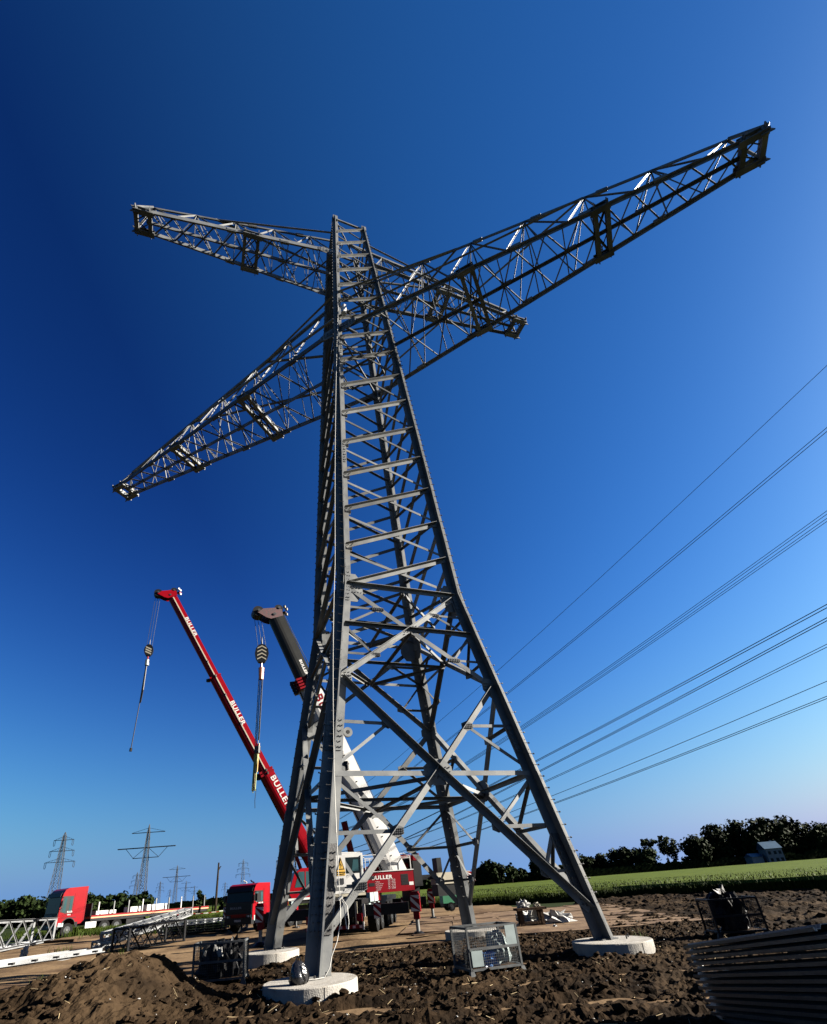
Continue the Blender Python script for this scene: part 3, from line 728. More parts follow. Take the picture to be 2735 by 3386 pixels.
bs3=boomseg(B1a,B1b,L1*.685,L1*.985,.66,.74,red,cc,c1,edge=cream)  # same painted highlight in cream
def onboom(P0,P1,s,su,ss,loc): 
    d,side,up=boomframe(P0,P1); return loc(P0+d*s+up*su+side*ss)
def boomtext(P0,P1,s,txt,size,su,ss,mt,root,loc,sx=1.3):
    d,side,up=boomframe(P0,P1); z=loc(P0)
    return text(txt,size,onboom(P0,P1,s,su,ss,loc),loc(P0-d)-z,loc(P0+up)-z,mt,root,sx=sx,bold=.012)
boomtext(B1a,B1b,L1*.340,'BULLER',.62,.06,.515,white,c1,cc,1.25)
boomtext(B1a,B1b,L1*.595,'BULLER',.50,.06,.43,white,c1,cc,1.25)
boomtext(B1a,B1b,L1*.905,'BULLER',.42,.05,.345,white,c1,cc,1.3)
def collar(P0,P1,s,wd,h,ln,mt,root,loc,name='boom_collar',n=2):
    d,side,up=boomframe(P0,P1); z=loc(P0); S=loc(P0+side)-z; U=loc(P0+up)-z; b=MB()
    for k in range(n):
        a=loc(P0+d*(s+k*ln*1.6)); c=loc(P0+d*(s+k*ln*1.6+ln)); b.poly(a,c,S,U,[(-wd/2,-h/2),(wd/2,-h/2),(wd/2,h/2),(-wd/2,h/2)],mt)
        b.box((a+c)/2-U*(h/2+.1),(.2,.25,.25),black); b.box((a+c)/2+S*(wd/2+.04),(.18,.1,.2),dark_steel)
    return b.build(name,root)
collar(B1a,B1b,L1*.35,1.12,1.2,.16,darkred,c1,cc); collar(B1a,B1b,L1*.685,.92,1.0,.12,red,c1,cc,n=1)
headp=mat('grimy_red_paint',(0.0295,0.00126,0.00253),.5,.1,.4,9,c2=(0.00843,0.00253,0.00253))
def boomhead(P0,P1,s,wd,mt,root,loc,mt2=None):
    # sheave head: points away from the boom, hangs over the rope side
    d,side,up=boomframe(P0,P1); T=P0+d*s; hz=V((d.x,d.y,0)).normalized(); b=MB()
    z=loc(P0); S=loc(P0+side)-z
    for q in (-wd/2,wd/2):
        A=loc(T-up*.45-d*.2+side*q); 
        pts=[loc(T+v_+side*q) for v_ in (up*.42-d*.35,up*.52+d*.1,up*.25+d*.3,-up*.35+d*.35+hz*.30,-up*.58+d*.1+hz*.55,-up*.5-d*.25+hz*.2,-up*.42-d*.35)]
        vs=[p-S*.03 for p in pts]+[p+S*.03 for p in pts]; n=len(pts)
        b.add(vs,[(i,(i+1)%n,n+(i+1)%n,n+i) for i in range(n)]+[tuple(range(n))[::-1],tuple(range(n,2*n))],mt)
    h=b.build('boom_head',root)
    sh=[]
    for v_,r_ in ((-up*.45+d*.2+hz*.55,.36),(up*.4+d*.25,.28),(-up*.1-d*.1,.18)):
        b=MB(); c=T+v_; b.tube(loc(c-side*wd*.42),loc(c+side*wd*.42),r_,black,18); b.tube(loc(c-side*wd*.62),loc(c+side*wd*.62),.09,bolt_m,10); b.build('sheave',h); sh.append(c)
    b=MB()
    for v_ in (up*.9+d*.1,up*.75-d*.25,up*.85+d*.3): b.box(loc(T+v_+side*wd*.3),(.16,.14,.14),white if mt2 is None else mt2)
    b.box(loc(T+up*.8+side*-.1),(.3,.3,.12),mt); b.build('head_fitting',h)
    return T,sh[0]
b=MB(); b.path([onboom(B1a,B1b,.8,-.60,.15,cc),onboom(B1a,B1b,L1*.2,-.63,.2,cc),onboom(B1a,B1b,L1*.36,-.6,.15,cc)],.04,black,6); b.build('hose',c1)
for k_,(s_,h_) in enumerate(((L1*.42,.47),(L1*.52,.47),(L1*.62,.47),(L1*.74,.38))):
    b=MB(); b.box(onboom(B1a,B1b,s_,-.02,h_-.03,cc),(.14,.14,.2),black); b.build('boom_fitting',c1)
T1,S1=boomhead(B1a,B1b,L1,.6,red,c1,cc)
# superstructure body
ct=V((-5.6,43.6,0)); a1=rad(205); ux=V((math.cos(a1),math.sin(a1),0)); uy=V((-math.sin(a1),math.cos(a1),0))
def sb_(b,x0,x1,y0,y1,z0,z1,mt,ctr=ct,X=ux,Y=uy,loc=cc):
    q=[(x0,z0),(x1,z0),(x1,z1),(x0,z1)]; o=loc(ctr); b.ext(q,o,loc(ctr+X)-o,Z_,loc(ctr+Y)-o,y0,y1,mt)
b=MB(); sb_(b,-2.6,1.6,-1.1,1.1,1.35,1.65,black); sb_(b,-2.8,-.4,.2,1.2,1.65,2.6,darkred); sb_(b,-3.1,-2.3,-1.1,1.2,1.5,2.7,dark_steel); sb_(b,-1.6,-.4,-.3,.3,1.65,2.9,darkred); b.build('superstructure',c1)
o=cc(ct); UX=cc(ct+ux)-o; UY=cc(ct+uy)-o
b=MB(); b.ext([(-.2,1.75),(2.0,1.75),(2.2,2.1),(1.75,3.45),(1.2,3.75),(-.2,3.75)],o,UX,Z_,UY,.35,1.15,red)
b.ext([(.05,2.45),(1.75,2.45),(1.45,3.5),(.05,3.5)],o,UX,Z_,UY,1.152,1.165,glassb); b.ext([(.9,2.4),(.98,2.4),(.98,3.55),(.9,3.55)],o,UX,Z_,UY,1.166,1.175,red)
cb=b.build('operator_cab',c1); 
text('BULLER',.22,o+UX*.05*0+UX*1.35+UY*1.18+Z_*2.05,-UX,(0,0,1),white,cb,sx=1.05,bold=.005)
b=MB(); sb_(b,-.3,2.3,.3,1.2,1.6,1.74,white); b.build('cab_step',c1)
b=MB(); p_=B1a+d1*.8; b.tube(cc(ct+ux*.2+Z_*1.7),cc(B1a+d1*L1*.19-u1*.55),.14,darkred,12); b.tube(cc(B1a+d1*L1*.12-u1*.6-Z_*.2),cc(B1a+d1*L1*.2-u1*.55),.09,steel,10); b.build('lift_cylinder',c1)
# --- crane two: white and red, nearer, behind the tower legs
h2=rad(81.5); O2=V((-2.35,25.5,0))
c2=empty('mobile_crane',O2,h2,'white and red mobile crane behind the tower legs, thick white boom with dark upper section','crane')
def c2l(p): p=V(p)-O2; return V((p.x*math.cos(h2)+p.y*math.sin(h2),-p.x*math.sin(h2)+p.y*math.cos(h2),p.z))
b=MB(); b.b2((.3,-1.2,.85),(12.4,1.2,1.35),black); b.b2((.2,-1.25,1.35),(12.2,1.25,1.55),dark_steel)
for k in range(6): b.b2((1.2+k*.7,-1.27,1.0),(1.75+k*.7,-1.21,1.33),grillem if k%2 else dark_steel)
b.build('carrier',c2)
for k,xx in enumerate((4.2,5.75,8.0,9.5,11.0)):
    for s in (1,-1): wheel(c2,(xx,s*1.05,.62),.62,.42,Y_)
b=MB(); b.box((0,0,.50),(.08,2.6,.14),darkred)
for k in range(9): b.box((-.045,-1.2+k*.3,.50),(.006,.12,.10),pinktext)
b.box((0,-1.32,.52),(.1,.06,.3),white); b.build('rear_bar',c2)
for s in (1,-1):
    b=MB(); b.box((-.02,s*1.15,.85),(.06,.25,.3),darkred); b.build('tail_light',c2)
for xx in (.55,10.9):
    b=MB(); b.box((xx,0,1.08),(.42,6.6,.44),black); b.build('outrigger_beam',c2)
    for s in (1,-1):
        b=MB(); b.box((xx,s*3.62,1.25),(.40,.42,.72),darkred); b.box((xx,s*3.62,1.63),(.3,.34,.12),darkred); b.box((xx,s*3.62,.76),(.26,.26,.3),darkred)
        b.tube((xx,s*3.62,.7),(xx,s*3.62,.12),.085,steel,12); b.tube((xx,s*3.62,.14),(xx,s*3.62,.0),.16,dark_steel,14,.33)
        o_=b.build('outrigger_jack',c2); stripes(o_,(xx-.21,s*3.62+.19,.92),(0,-1,0),(0,0,1),.38,.62,1)
    o_=stripes(c2,(xx-.215,-1.75,.75),(0,-1,0),(0,0,1),.32,.62,1)
b=MB()
for k,(yy,ht,mt_) in enumerate(((-1.35,.5,white),(-1.0,.9,cream),(-.55,.35,white))): b.box((.1,yy,1.2-ht*.2),(.05,.1,ht),mt_)
b.build('side_marker',c2)
for k in range(3):
    b=MB(); xx=2.0+k*1.3; b.b2((xx,-1.33,1.38),(xx+1.1,-1.15,1.78),[grillem,white,darkred][k]); b.build('tool_box',c2)
# upper works
t2=V((-1.25,31.1,0)); a2=rad(201); vx=V((math.cos(a2),math.sin(a2),0)); vy=V((-math.sin(a2),math.cos(a2),0))
o=c2l(t2); VX=c2l(t2+vx)-o; VY=c2l(t2+vy)-o
def ub(b,x0,x1,y0,y1,z0,z1,mt): b.ext([(x0,z0),(x1,z0),(x1,z1),(x0,z1)],o,VX,Z_,VY,y0,y1,mt)
b=MB(); b.tube(o+Z_*1.5,o+Z_*1.78,.8,dark_steel,24); b.build('turntable',c2)
b=MB(); ub(b,-2.55,.2,.55,1.38,1.72,2.72,darkred); ub(b,-2.55,1.3,-1.3,.55,1.72,2.1,black); ub(b,-2.57,.22,.50,1.42,2.72,2.76,white)
panel=b.build('engine_housing',c2)
b=MB()
ub(b,-2.22,-1.78,1.376,1.384,2.0,2.54,black)
for k in range(7): ub(b,-2.2,-1.8,1.382,1.392,2.02+k*.075,2.06+k*.075,dark_steel)
b.build('vent',panel)
for z_ in (2.05,2.38):
    b=MB(); ub(b,-.25,.08,1.382,1.392,z_,z_+.16,black); b.build('hatch',panel)
b=MB(); ub(b,-2.5,-2.25,1.382,1.392,1.98,2.14,white); b.build('sticker',panel)
text('BULLER',.26,o+VX*-.10+VY*1.386+Z_*2.36,-VX,(0,0,1),white,panel,sx=1.25,bold=.008)
for k,(tx,xx) in enumerate((('Tiefbau',-.3),('Kranarbeiten',-.3),('Transporte',-.3),('Montagen',-.3),('Logistik',-.3))):
    text(tx,.075,o+VX*xx+VY*1.386+Z_*(2.22-k*.095),-VX,(0,0,1),pinktext,panel,sx=1.)
for k in range(6): text('0%d / %d%d%d0'%(k+2,k+3,(k*3)%9+1,(k*7)%9),.085,o+VX*-1.02+VY*1.386+Z_*(2.28-k*.082),-VX,(0,0,1),pinktext,panel,sx=1.15)
b=MB()                                                       # railing on top
for xx in (-2.45,-1.25,-.05,.2):
    b.beam(o+VX*xx+VY*1.35+Z_*2.76,o+VX*xx+VY*1.35+Z_*3.42,.035,.035,white,up=VX)
for zz in (3.42,3.34): b.beam(o+VX*-2.45+VY*1.35+Z_*zz,o+VX*.2+VY*1.35+Z_*zz,.035,.03,white)
b.beam(o+VX*.2+VY*1.35+Z_*3.4,o+VX*.35+VY*1.1+Z_*3.6,.03,.03,white); b.beam(o+VX*-2.3+VY*1.0+Z_*3.6,o+VX*.35+VY*1.0+Z_*3.6,.03,.03,white); b.beam(o+VX*-2.45+VY*1.35+Z_*3.42,o+VX*-2.2+VY*1.0+Z_*3.6,.03,.03,white)
b.build('railing',c2)
b=MB(); 
for s in (-.55,.4):
    b.ext([(.6,1.9),(.1,2.9),(-2.2,3.55),(-2.9,3.55),(-2.95,2.9),(-2.2,2.2),(-1.6,1.9)],o,VX,Z_,VY,s-.06,s+.06,darkred)
b.tube(o+VX*-2.55+VY*-.75+Z_*3.25,o+VX*-2.55+VY*.6+Z_*3.25,.16,dark_steel,14)
b.tube(o+VX*-1.6+VY*-.4+Z_*2.65,o+VX*-1.6+VY*.3+Z_*2.65,.42,dark_steel,18); b.tube(o+VX*-.7+VY*-.4+Z_*2.5,o+VX*-.7+VY*.3+Z_*2.5,.34,dark_steel,18)
b.build('boom_mount',c2)
b=MB(); ub(b,-3.2,-2.7,-1.2,1.1,1.9,3.2,black); ub(b,-3.0,-2.75,.2,1.12,3.2,3.45,darkred); ub(b,-3.5,-3.35,-.5,.3,3.0,3.6,red); ub(b,-3.1,-2.6,-.6,.8,1.2,1.9,black); b.build('winch_block',c2)
b=MB(); b.tube(o+VX*.2+VY*-.05+Z_*2.3,o+VX*.9+VY*.1+Z_*5.5,.18,darkred,14); b.build('lift_cylinder',c2)
# operator's cab: white wedge with dark windows
b=MB(); b.ext([(.35,1.82),(2.75,1.82),(2.85,2.2),(2.1,2.95),(1.75,3.55),(1.5,3.72),(.35,3.72)],o,VX,Z_,VY,.5,1.4,white)
cb=b.build('operator_cab',c2)
b=MB(); b.ext([(.52,2.75),(1.42,2.75),(1.40,3.52),(.52,3.52)],o,VX,Z_,VY,1.402,1.41,glass); b.ext([(1.5,2.85),(1.98,2.85),(1.72,3.45),(1.5,3.52)],o,VX,Z_,VY,1.402,1.41,glass)
b.poly(o+VX*2.13+VY*.95+Z_*2.93,o+VX*1.78+VY*.95+Z_*3.52,VY,VX,[(-.4,0),(.4,0),(.4,.02),(-.4,.02)],glass)
b.ext([(.62,2.85),(1.0,2.85),(.9,3.4),(.62,3.4)],o,VX,Z_,VY,1.41,1.416,glassb); b.build('side_window',cb)
b=MB(); b.beam(o+VX*.45+VY*1.43+Z_*1.95,o+VX*.45+VY*1.43+Z_*3.6,.03,.03,grillem,up=VX); b.beam(o+VX*1.45+VY*1.42+Z_*1.95,o+VX*1.45+VY*1.42+Z_*3.6,.02,.02,grillem,up=VX); b.beam(o+VX*.45+VY*1.42+Z_*2.2,o+VX*2.75+VY*1.42+Z_*2.2,.02,.02,grillem); b.build('door_frame',cb)
b=MB(); b.ext([(1.9,1.95),(2.7,1.95),(2.7,2.12),(1.9,2.12)],o,VX,Z_,VY,1.402,1.42,cream)
for k in range(7): b.ext([(1.96+k*.1,1.98),(2.0+k*.1,1.98),(2.0+k*.1,2.09),(1.96+k*.1,2.09)],o,VX,Z_,VY,1.42,1.43,black)
b.build('vent',cb)
text('BULLER',.17,o+VX*2.35+VY*1.405+Z_*2.42,-VX,(0,0,1),darkred,cb,sx=1.1,bold=.004)
b=MB(); b.beam(o+VX*.4+VY*1.2+Z_*3.76,o+VX*1.9+VY*1.2+Z_*3.80,.03,.03,white); b.beam(o+VX*.4+VY*.7+Z_*3.78,o+VX*1.9+VY*.7+Z_*3.80,.03,.03,white); b.build('roof_rail',cb)
b=MB(); ub(b,.3,2.9,.5,1.42,1.68,1.80,cream); b.build('cab_step',c2)
# boom two
B2b=V((-5.81,28.21,18.13)); B2a=V((.32,31.07,3.1)); L2=(B2b-B2a).length
B2a=B2a-(B2b-B2a).normalized()*1.2; L2=(B2b-B2a).length
d2,s2_,u2=boomframe(B2a,B2b)
boomseg(B2a,B2b,0,L2*.70,1.06,1.25,white,c2l,c2)
boomseg(B2a,B2b,L2*.70,L2*.985,.80,.95,greyp,c2l,c2)
collar(B2a,B2b,L2*.695,1.25,1.4,.12,darkred,c2,c2l,n=4)
boomtext(B2a,B2b,L2*.66,'BULLER',.70,.0,.545,darkred,c2,c2l,1.2)
boomtext(B2a,B2b,L2*.80,'BULLER',.24,.1,.41,white,c2,c2l,1.2)
b=MB()
for k in range(12):
    q=onboom(B2a,B2b,1.6+k*.55,.12,.535,c2l); b.tube(q,onboom(B2a,B2b,1.6+k*.55,.12,.56,c2l),.035,dark_steel,8)
for k,ss in enumerate((L2*.44,L2*.40)):
    bb=MB(); q=onboom(B2a,B2b,ss,-.1,.60,c2l); bb.box(q,(.3,.25,.45),black); bb.build('boom_fitting',c2)
b.build('pin_row',c2)
b=MB(); b.path([onboom(B2a,B2b,1.2,-.62,.2,c2l),onboom(B2a,B2b,L2*.35,-.66,.22,c2l),onboom(B2a,B2b,L2*.69,-.64,.2,c2l)],.035,black,6); b.build('hose',c2)
b=MB(); q0=onboom(B2a,B2b,L2*.50,.75,.3,c2l); q1=onboom(B2a,B2b,L2*.50,1.05,.3,c2l); d_=(onboom(B2a,B2b,L2*.5,.75,.9,c2l)-q0)
b.tube(q1-d_*.15,q1+d_*.15,.30,steel,20); b.tube(q1-d_*.17,q1+d_*.17,.12,black,12); b.tube(q0,q1,.06,black); b.build('cable_reel',c2)
T2,S2=boomhead(B2a,B2b,L2,.75,headp,c2,c2l,cream)
b=MB(); b.tube(c2l(T2+u2*.55+d2*.2),onboom(B2a,B2b,L2*.60,.95,.1,c2l),.018,cable,5); b.tube(c2l(T2+u2*.7),onboom(B2a,B2b,L2*.25,1.0,-.1,c2l),.018,cable,5); b.build('hoist_rope',c2)
b=MB(); ub(b,-6.6,-4.4,-.4,.5,1.9,2.5,cream); ub(b,-6.6,-4.4,-.35,.45,1.3,1.9,black); ub(b,-6.9,-6.6,-.35,.45,1.98,2.44,white)
ub(b,-4.9,-4.6,-.3,.3,2.5,3.3,black); ub(b,-5.9,-5.7,-.2,.2,2.5,2.9,dark_steel); ub(b,-4.4,-3.3,-.2,.3,2.2,2.45,dark_steel)
o_=b.build('ballast_beam',c2); stripes(o_,o+VX*-6.35+VY*.505+Z_*1.95,-VX,(0,0,1),.5,.5,1)
# hook blocks hang from the booms: top-level things
def hookblock(c,top,r_,label,chev_,name='hook_block'):
    rt=empty(name,c,0,label,'hook'); c=V(c)
    b=MB(); n=16
    pr=[(0,.52),(.16,.46),(.30,.25),(.34,0),(.28,-.26),(.16,-.46),(0,-.5),(-.16,-.46),(-.28,-.26),(-.34,0),(-.30,.25),(-.16,.46)]
    pr=[(x*r_/.34,z*r_/.34) for x,z in pr]
    ax=V((.96,.25,0)).normalized(); nn=V((ax.y,-ax.x,0))
    b.ext(pr,(0,0,0),ax,Z_,nn,-.14,.14,black)
    for k in range(4):
        z=(-.32+k*.2)*r_/.34; wv=.22*r_/.34
        if chev_=='chev': 
            for s in (1,-1): b.ext([(0,z+.1),(s*wv,z-.06),(s*wv,z+.02),(0,z+.18)],(0,0,0),ax,Z_,nn,.142,.148,cream)
        elif k<3: b.ext([(-wv,z+.14),(wv,z-.08),(wv,z+.04),(-wv,z+.26)],(0,0,0),ax,Z_,nn,.142,.148,cream)
    b.build('block_body',rt)
    b=MB(); k=r_/.34
    for dx in (-.2,.0,.2):
        q=V(top)-c; b.tube(ax*dx*k+Z_*.4*k,q+ax*dx,.016,cable,5)
    b.build('hoist_rope',rt)
    b=MB(); b.tube((0,0,-.45*k),(0,0,-.75*k),.07,red,8); b.path([V((0,0,-.72*k)),V((.12,0,-.82*k)),V((.15,0,-.98*k)),V((.03,0,-1.12*k)),V((-.1,0,-1.05*k))],.05,dark_steel,7); b.build('hook',rt)
    b=MB(); b.tube((0,0,.46*k),(0,0,.95*k),.05,black,6,.03); b.build('rope_socket',rt)
    return rt
hb1=V((-18.15,37.35,20.95)); hookblock(hb1,S1-V((0,0,.3)),.36,'black and white striped hook block hanging from the tip of the thin red boom',False)
b=MB(); q=hb1+V((0,0,-1.0))
b.path([q,q+V((-.06,0,-2.0)),q+V((-.10,0,-3.6))],.045,black,6); b.path([q,q+V((.0,0,-2.5)),q+V((-.06,.0,-3.55))],.04,black,6); b.path([q+V((-.05,0,0)),q+V((-.14,0,-3.6)),q+V((-.30,0,-7.2))],.035,black,6)
b.tube(q+V((-.30,0,-7.2)),q+V((-.31,0,-7.45)),.10,black,8); b.tube(q+V((0,0,.15)),q+V((0,0,-.35)),.16,grillem,8)
tag(b.build('lifting_sling'),'long dark sling hanging free below the striped hook block of the thin red boom','sling')
hb2=V((-6.46,27.95,15.3)); hookblock(hb2,S2-V((0,0,.3)),.42,'black hook block with chevrons hanging from the thick dark boom tip','chev')
b=MB(); q=hb2+V((0,0,-1.2))
b.tube(q+V((0,0,.25)),q+V((0,0,-.5)),.18,orange,8,.14)
for k,(dx,ln) in enumerate(((-.13,4.9),(-.05,4.5),(.04,4.7),(.10,4.2))): b.path([q+V((dx,0,-.4)),q+V((dx-.12,0,-ln))],.026,cable,5)
for k,(dx,ln,l2,mt_) in enumerate(((-.25,5.0,7.0,sling),(-.2,4.9,7.1,sling),(-.14,4.8,7.0,yellow),(.0,4.4,6.0,yellow),(-.08,5.0,7.0,sling))): b.path([q+V((dx,0,-ln)),q+V((dx-.05,.05,-(ln+l2)/2)),q+V((dx-.08,0,-l2))],.03,mt_,5)
b.tube(q+V((-.07,0,-4.55)),q+V((-.08,0,-4.95)),.15,black,8); b.path([q+V((-.1,0,-6.9)),q+V((-.16,0,-7.5)),q+V((-.14,0,-7.9))],.016,cable,5)
tag(b.build('lifting_sling'),'bundle of green and yellow slings hanging below the chevron hook block','sling')
# --- red lorry with flatbed trailer at the left
ha=rad(236); O3=V((-33.7,56.7,-.1))
tr=empty('truck',O3,ha,'red lorry with tall sleeper cab and empty orange flatbed trailer on the grass at left','truck')
body=cab_truck(tr,2.35,2.45,.85,3.0,True,True,.52)
text('BULLER',.22,(.070,-.85,1.62),(0,1,0),(-.05,0,1),greytext,body,sx=1.5,bold=.004)
text('BULLER',.20,(-.75,1.245,1.86),(-1,0,0),(0,0,1),white,body,sx=.6,bold=.004)
text('KRAN',.16,(-.80,1.245,1.66),(-1,0,0),(0,0,1),white,body,sx=.6,bold=.004)
for xx in (-4.4,-5.6): 
    for s in (1,-1): wheel(tr,(xx,s*1.05,.52),.52,.35,Y_)
b=MB(); b.b2((-3.0,-1.25,1.25),(-16.2,1.25,1.42),orange); b.b2((-3.0,-1.22,1.0),(-16.0,1.22,1.25),dark_steel); b.b2((-2.9,-1.25,1.42),(-3.0,1.25,2.5),dark_steel)
b.b2((-3.0,1.25,1.38),(-16.2,1.27,1.50),darkred); b.build('flatbed',tr)
for k in range(9):
    b=MB(); b.box((-3.6-k*1.5,1.22,2.0),(.09,.09,1.15),steel if k%3 else white); b.build('stake',tr)
for xx in (-9.6,-11.0,-13.8,-15.0):
    for s in (1,-1): wheel(tr,(xx,s*1.05,.52),.52,.35,Y_)
for lo_,hi_,m_ in (((-2.6,1.0,.5),(-3.6,1.2,1.0),white),((-6.6,1.0,.5),(-8.4,1.15,.95),dark_steel)):
    b=MB(); b.b2(lo_,hi_,m_); b.build('side_box',tr)
tr.scale=(1.13,1.13,1.13)
def local3(x,y,z): return O3+V((x*math.cos(ha)-y*math.sin(ha),x*math.sin(ha)+y*math.cos(ha),z))*1.13
for k,(x0,w_,h_,lab) in enumerate(((-4.6,2.2,.35,'white block on the orange trailer, nearest the red cab'),(-7.6,1.2,.5,'small white block in the middle of the orange trailer'),(-10.0,2.6,.6,'long white block on the orange trailer, farthest from the cab'))):
    rt=empty('ballast_block',local3(x0,.3,1.52),ha,lab,'block','white blocks loaded on the flatbed trailer')
    b=MB(); b.box((0,0,h_/2),(w_,1.3,h_),white); b.build('block_body',rt)
    b=MB(); b.beam((-w_*.3,-.7,.0),(-w_*.3,.7,0),.1,.1,wood); b.beam((w_*.3,-.7,.0),(w_*.3,.7,0),.1,.1,wood); b.build('timber_bearer',rt)
# green trailer behind the plates
rt=empty('small_trailer',(5.0,45.5,0),rad(10),'small green box trailer standing at the edge of the crop field','trailer')
b=MB(); b.b2((-.6,-.5,.55),(.6,.5,1.15),greenp); b.build('box',rt)
b=MB(); b.b2((-.6,-.45,.35),(.6,.45,.55),black); b.beam((.6,0,.45),(1.3,0,.5),.06,.06,dark_steel); b.build('chassis',rt)
for s in (1,-1): wheel(rt,(0,s*.5,.3),.3,.15,Y_)
# ------------------------------------------------ far pylons
def mast_mb(H,wb,wt,zt,mt,n):
    b=MB(); w_=lambda z: wb+(wt-wb)*min(1,z/zt) if z<zt else wt*(1-(z-zt)/(H-zt))+.05
    z=0; step=H/n
    cs=((1,1),(1,-1),(-1,-1),(-1,1)); P=lambda k,z:V((cs[k][0]*w_(z)/2,cs[k][1]*w_(z)/2,z))
    r=.10
    zs=[0]; 
    while zs[-1]<H-1.2: zs.append(zs[-1]+max(1.3,w_(zs[-1])*.9))
    zs[-1]=H
    for z0,z1 in zip(zs[:-1],zs[1:]):
        for k in range(4):
            b.beam(P(k,z0),P(k,z1),.22,.22,mt)
            j=(k+1)%4; b.beam(P(k,z0),P(j,z1),.11,.11,mt); b.beam(P(j,z0),P(k,z1),.11,.11,mt); b.beam(P(k,z1),P(j,z1),.10,.10,mt)
    return b
def pylon(x,y,rz,H,wb,arms,label,mt,rise=2.2,ins=True,name='power_pylon'):
    rt=empty(name,(x,y,0),rz,label,'pylon','distant power pylons')
    zt=arms[0][0]+rise; mast_mb(H,wb,1.3,zt,mt,14).build('mast',rt)
    for (z,hf) in arms:
        b=MB()
        for s in (1,-1):
            for q in (.5,-.5): b.beam((0,q,z),(s*hf,0,z),.22,.22,mt); 
            b.beam((0,0,z+rise),(s*hf,0,z),.14,.14,mt)
            for k in range(1,5): b.beam((s*hf*k/5,0,z),(s*hf*(k-.6)/5,0,z+rise*(1-(k-.6)/5)),.07,.07,mt)
        am=b.build('crossarm',rt)
        if ins:
            for s in (1,-1):
                b=MB(); b.path([V((s*(hf-.1),0,z)),V((s*(hf-.1),0,z-2.5)),V((s*(hf-.45),0,z-3.1)),V((s*(hf-.9),0,z-2.5)),V((s*(hf-.9),0,z))],.12,mt,5); b.build('insulator',am)
    return rt
pA=pylon(-179,300,rad(8),43.5,5.6,[(39.3,5.4),(33.6,6.6),(27.9,8.0)],'tall three-armed pylon rising behind the red lorry cab',steel_far)
def pylonB(x,y,rz,H,label):
    k=H/43.5; rt=empty('power_pylon',(x,y,0),rz,label,'pylon','distant power pylons'); mt=steel_far
    mast_mb(H,4.6,1.2,39*k,mt,14).build('mast',rt)
    b=MB()
    for s in (1,-1):
        b.beam((0,0,39.2*k),(s*9.2,0,39.2*k),.45,.35,mt); b.beam((0,0,41.6*k),(s*9.2,0,39.3*k),.16,.16,mt)
    b.build('crossarm',rt)
    b=MB(); b.beam((-15.8,0,31.4*k),(15.8,0,31.4*k),.8,.5,mt)
    for s in (1,-1):
        b.beam((s*11.4,0,31.3*k),(s*6.9,0,26.4*k),.2,.2,mt); b.beam((s*1.2,0,31*k),(s*6.9,0,26.4*k),.2,.2,mt)
    b.build('crossarm',rt)
    b=MB(); b.beam((-7.0,0,26.3*k),(7.0,0,26.3*k),.4,.35,mt); b.build('crossarm',rt)
    return rt
pB=pylonB(-131,300,rad(4),44.2,'tall new pylon with one wide flat beam, the largest standing above the flatbed trailer')
pylon(-39.5,240,rad(17),35.9,4.2,[(28.4,4.6),(22.3,5.8),(16.2,7.0)],'pylon half hidden behind the left tower leg, holding the long wires',steel_far)
def far_copy(src,px,D,rz,label):
    return copy_tree(src,loc=(px*D,D,0),rz=rz,label=label)
far_copy(pA,-.4483,700,rad(8),'thin distant three-armed pylon just left of the wide flat beam pylon')
far_copy(pB,-.3755,640,rad(4),'distant flat beam pylon between the trailer end and the small lone tree')
far_copy(pA,-.404,1000,rad(6),'small distant three-armed pylon above the white blocks, right of the tallest one')
far_copy(pB,-.357,1080,rad(3),'small distant flat beam pylon right behind the second flat beam pylon')
far_copy(pB,-.341,1400,rad(3),'tiny flat beam pylon, third in the receding row')
far_copy(pA,-.2545,620,rad(10),'distant three-armed pylon directly above the black front of the red crane cab')
far_copy(pA,-.385,1500,rad(6),'tiny three-armed pylon low on the horizon behind the trailer')
far_copy(pA,-.286,1300,rad(6),'tiny three-armed pylon left of the crane cab, beside the bare pole')
far_copy(pA,-.331,1800,rad(6),'faint tiny pylon at the end of the receding row')
# ------------------------------------------------ overhead wires
WR=[('topmost single wire crossing the sky at right',[((23.34,16.47,22.86),(8.7,64.37,20.84))],(-39.5,240,35.5),0),
 ('second wire pair from the top at right',[((19.72,15.23,17.51),(7.74,54.41,15.66)),((19.70,15.30,17.36),(7.73,54.46,15.54))],(-43.7,239,28.3),.2),
 ('bundle of four close wires in the middle of the right sky',[((26.40,22.81,18.96),(12.5,68.29,16.4)),((26.38,22.89,18.79),(12.48,68.35,16.26)),((26.36,22.95,18.58),(12.46,68.4,16.10)),((26.34,23.02,18.42),(12.45,68.46,15.98))],(-35.3,241,28.3),.25),
 ('wire pair just below the bundle of four at right',[((16.87,16.37,9.94),(11.01,35.53,9.01)),((16.86,16.42,9.83),(11.0,35.56,8.93))],(-45,238.5,22.2),.2),
 ('fifth wire pair from the top, close under the fourth',[((17.19,16.95,9.67),(11.3,36.23,8.43)),((17.18,16.99,9.57),(11.29,36.26,8.35))],(-46,238,16.1),.2),
 ('sixth wire pair, third from the bottom at right',[((25.84,26.27,12.34),(17.22,54.48,10.63)),((25.82,26.34,12.19),(17.2,54.53,10.51))],(-34,242,22.2),.2),
 ('dark wire second from the bottom at right',[((25.96,27.52,10.59),(15.74,60.96,8.9))],(-33,242,16.1),.0),
 ('lowest wire pair above the tree line at right',[((26.23,28.27,9.94),(15.96,61.86,8.3)),((26.22,28.33,9.82),(15.95,61.9,8.21))],(-33,242.4,16.1),.2)]
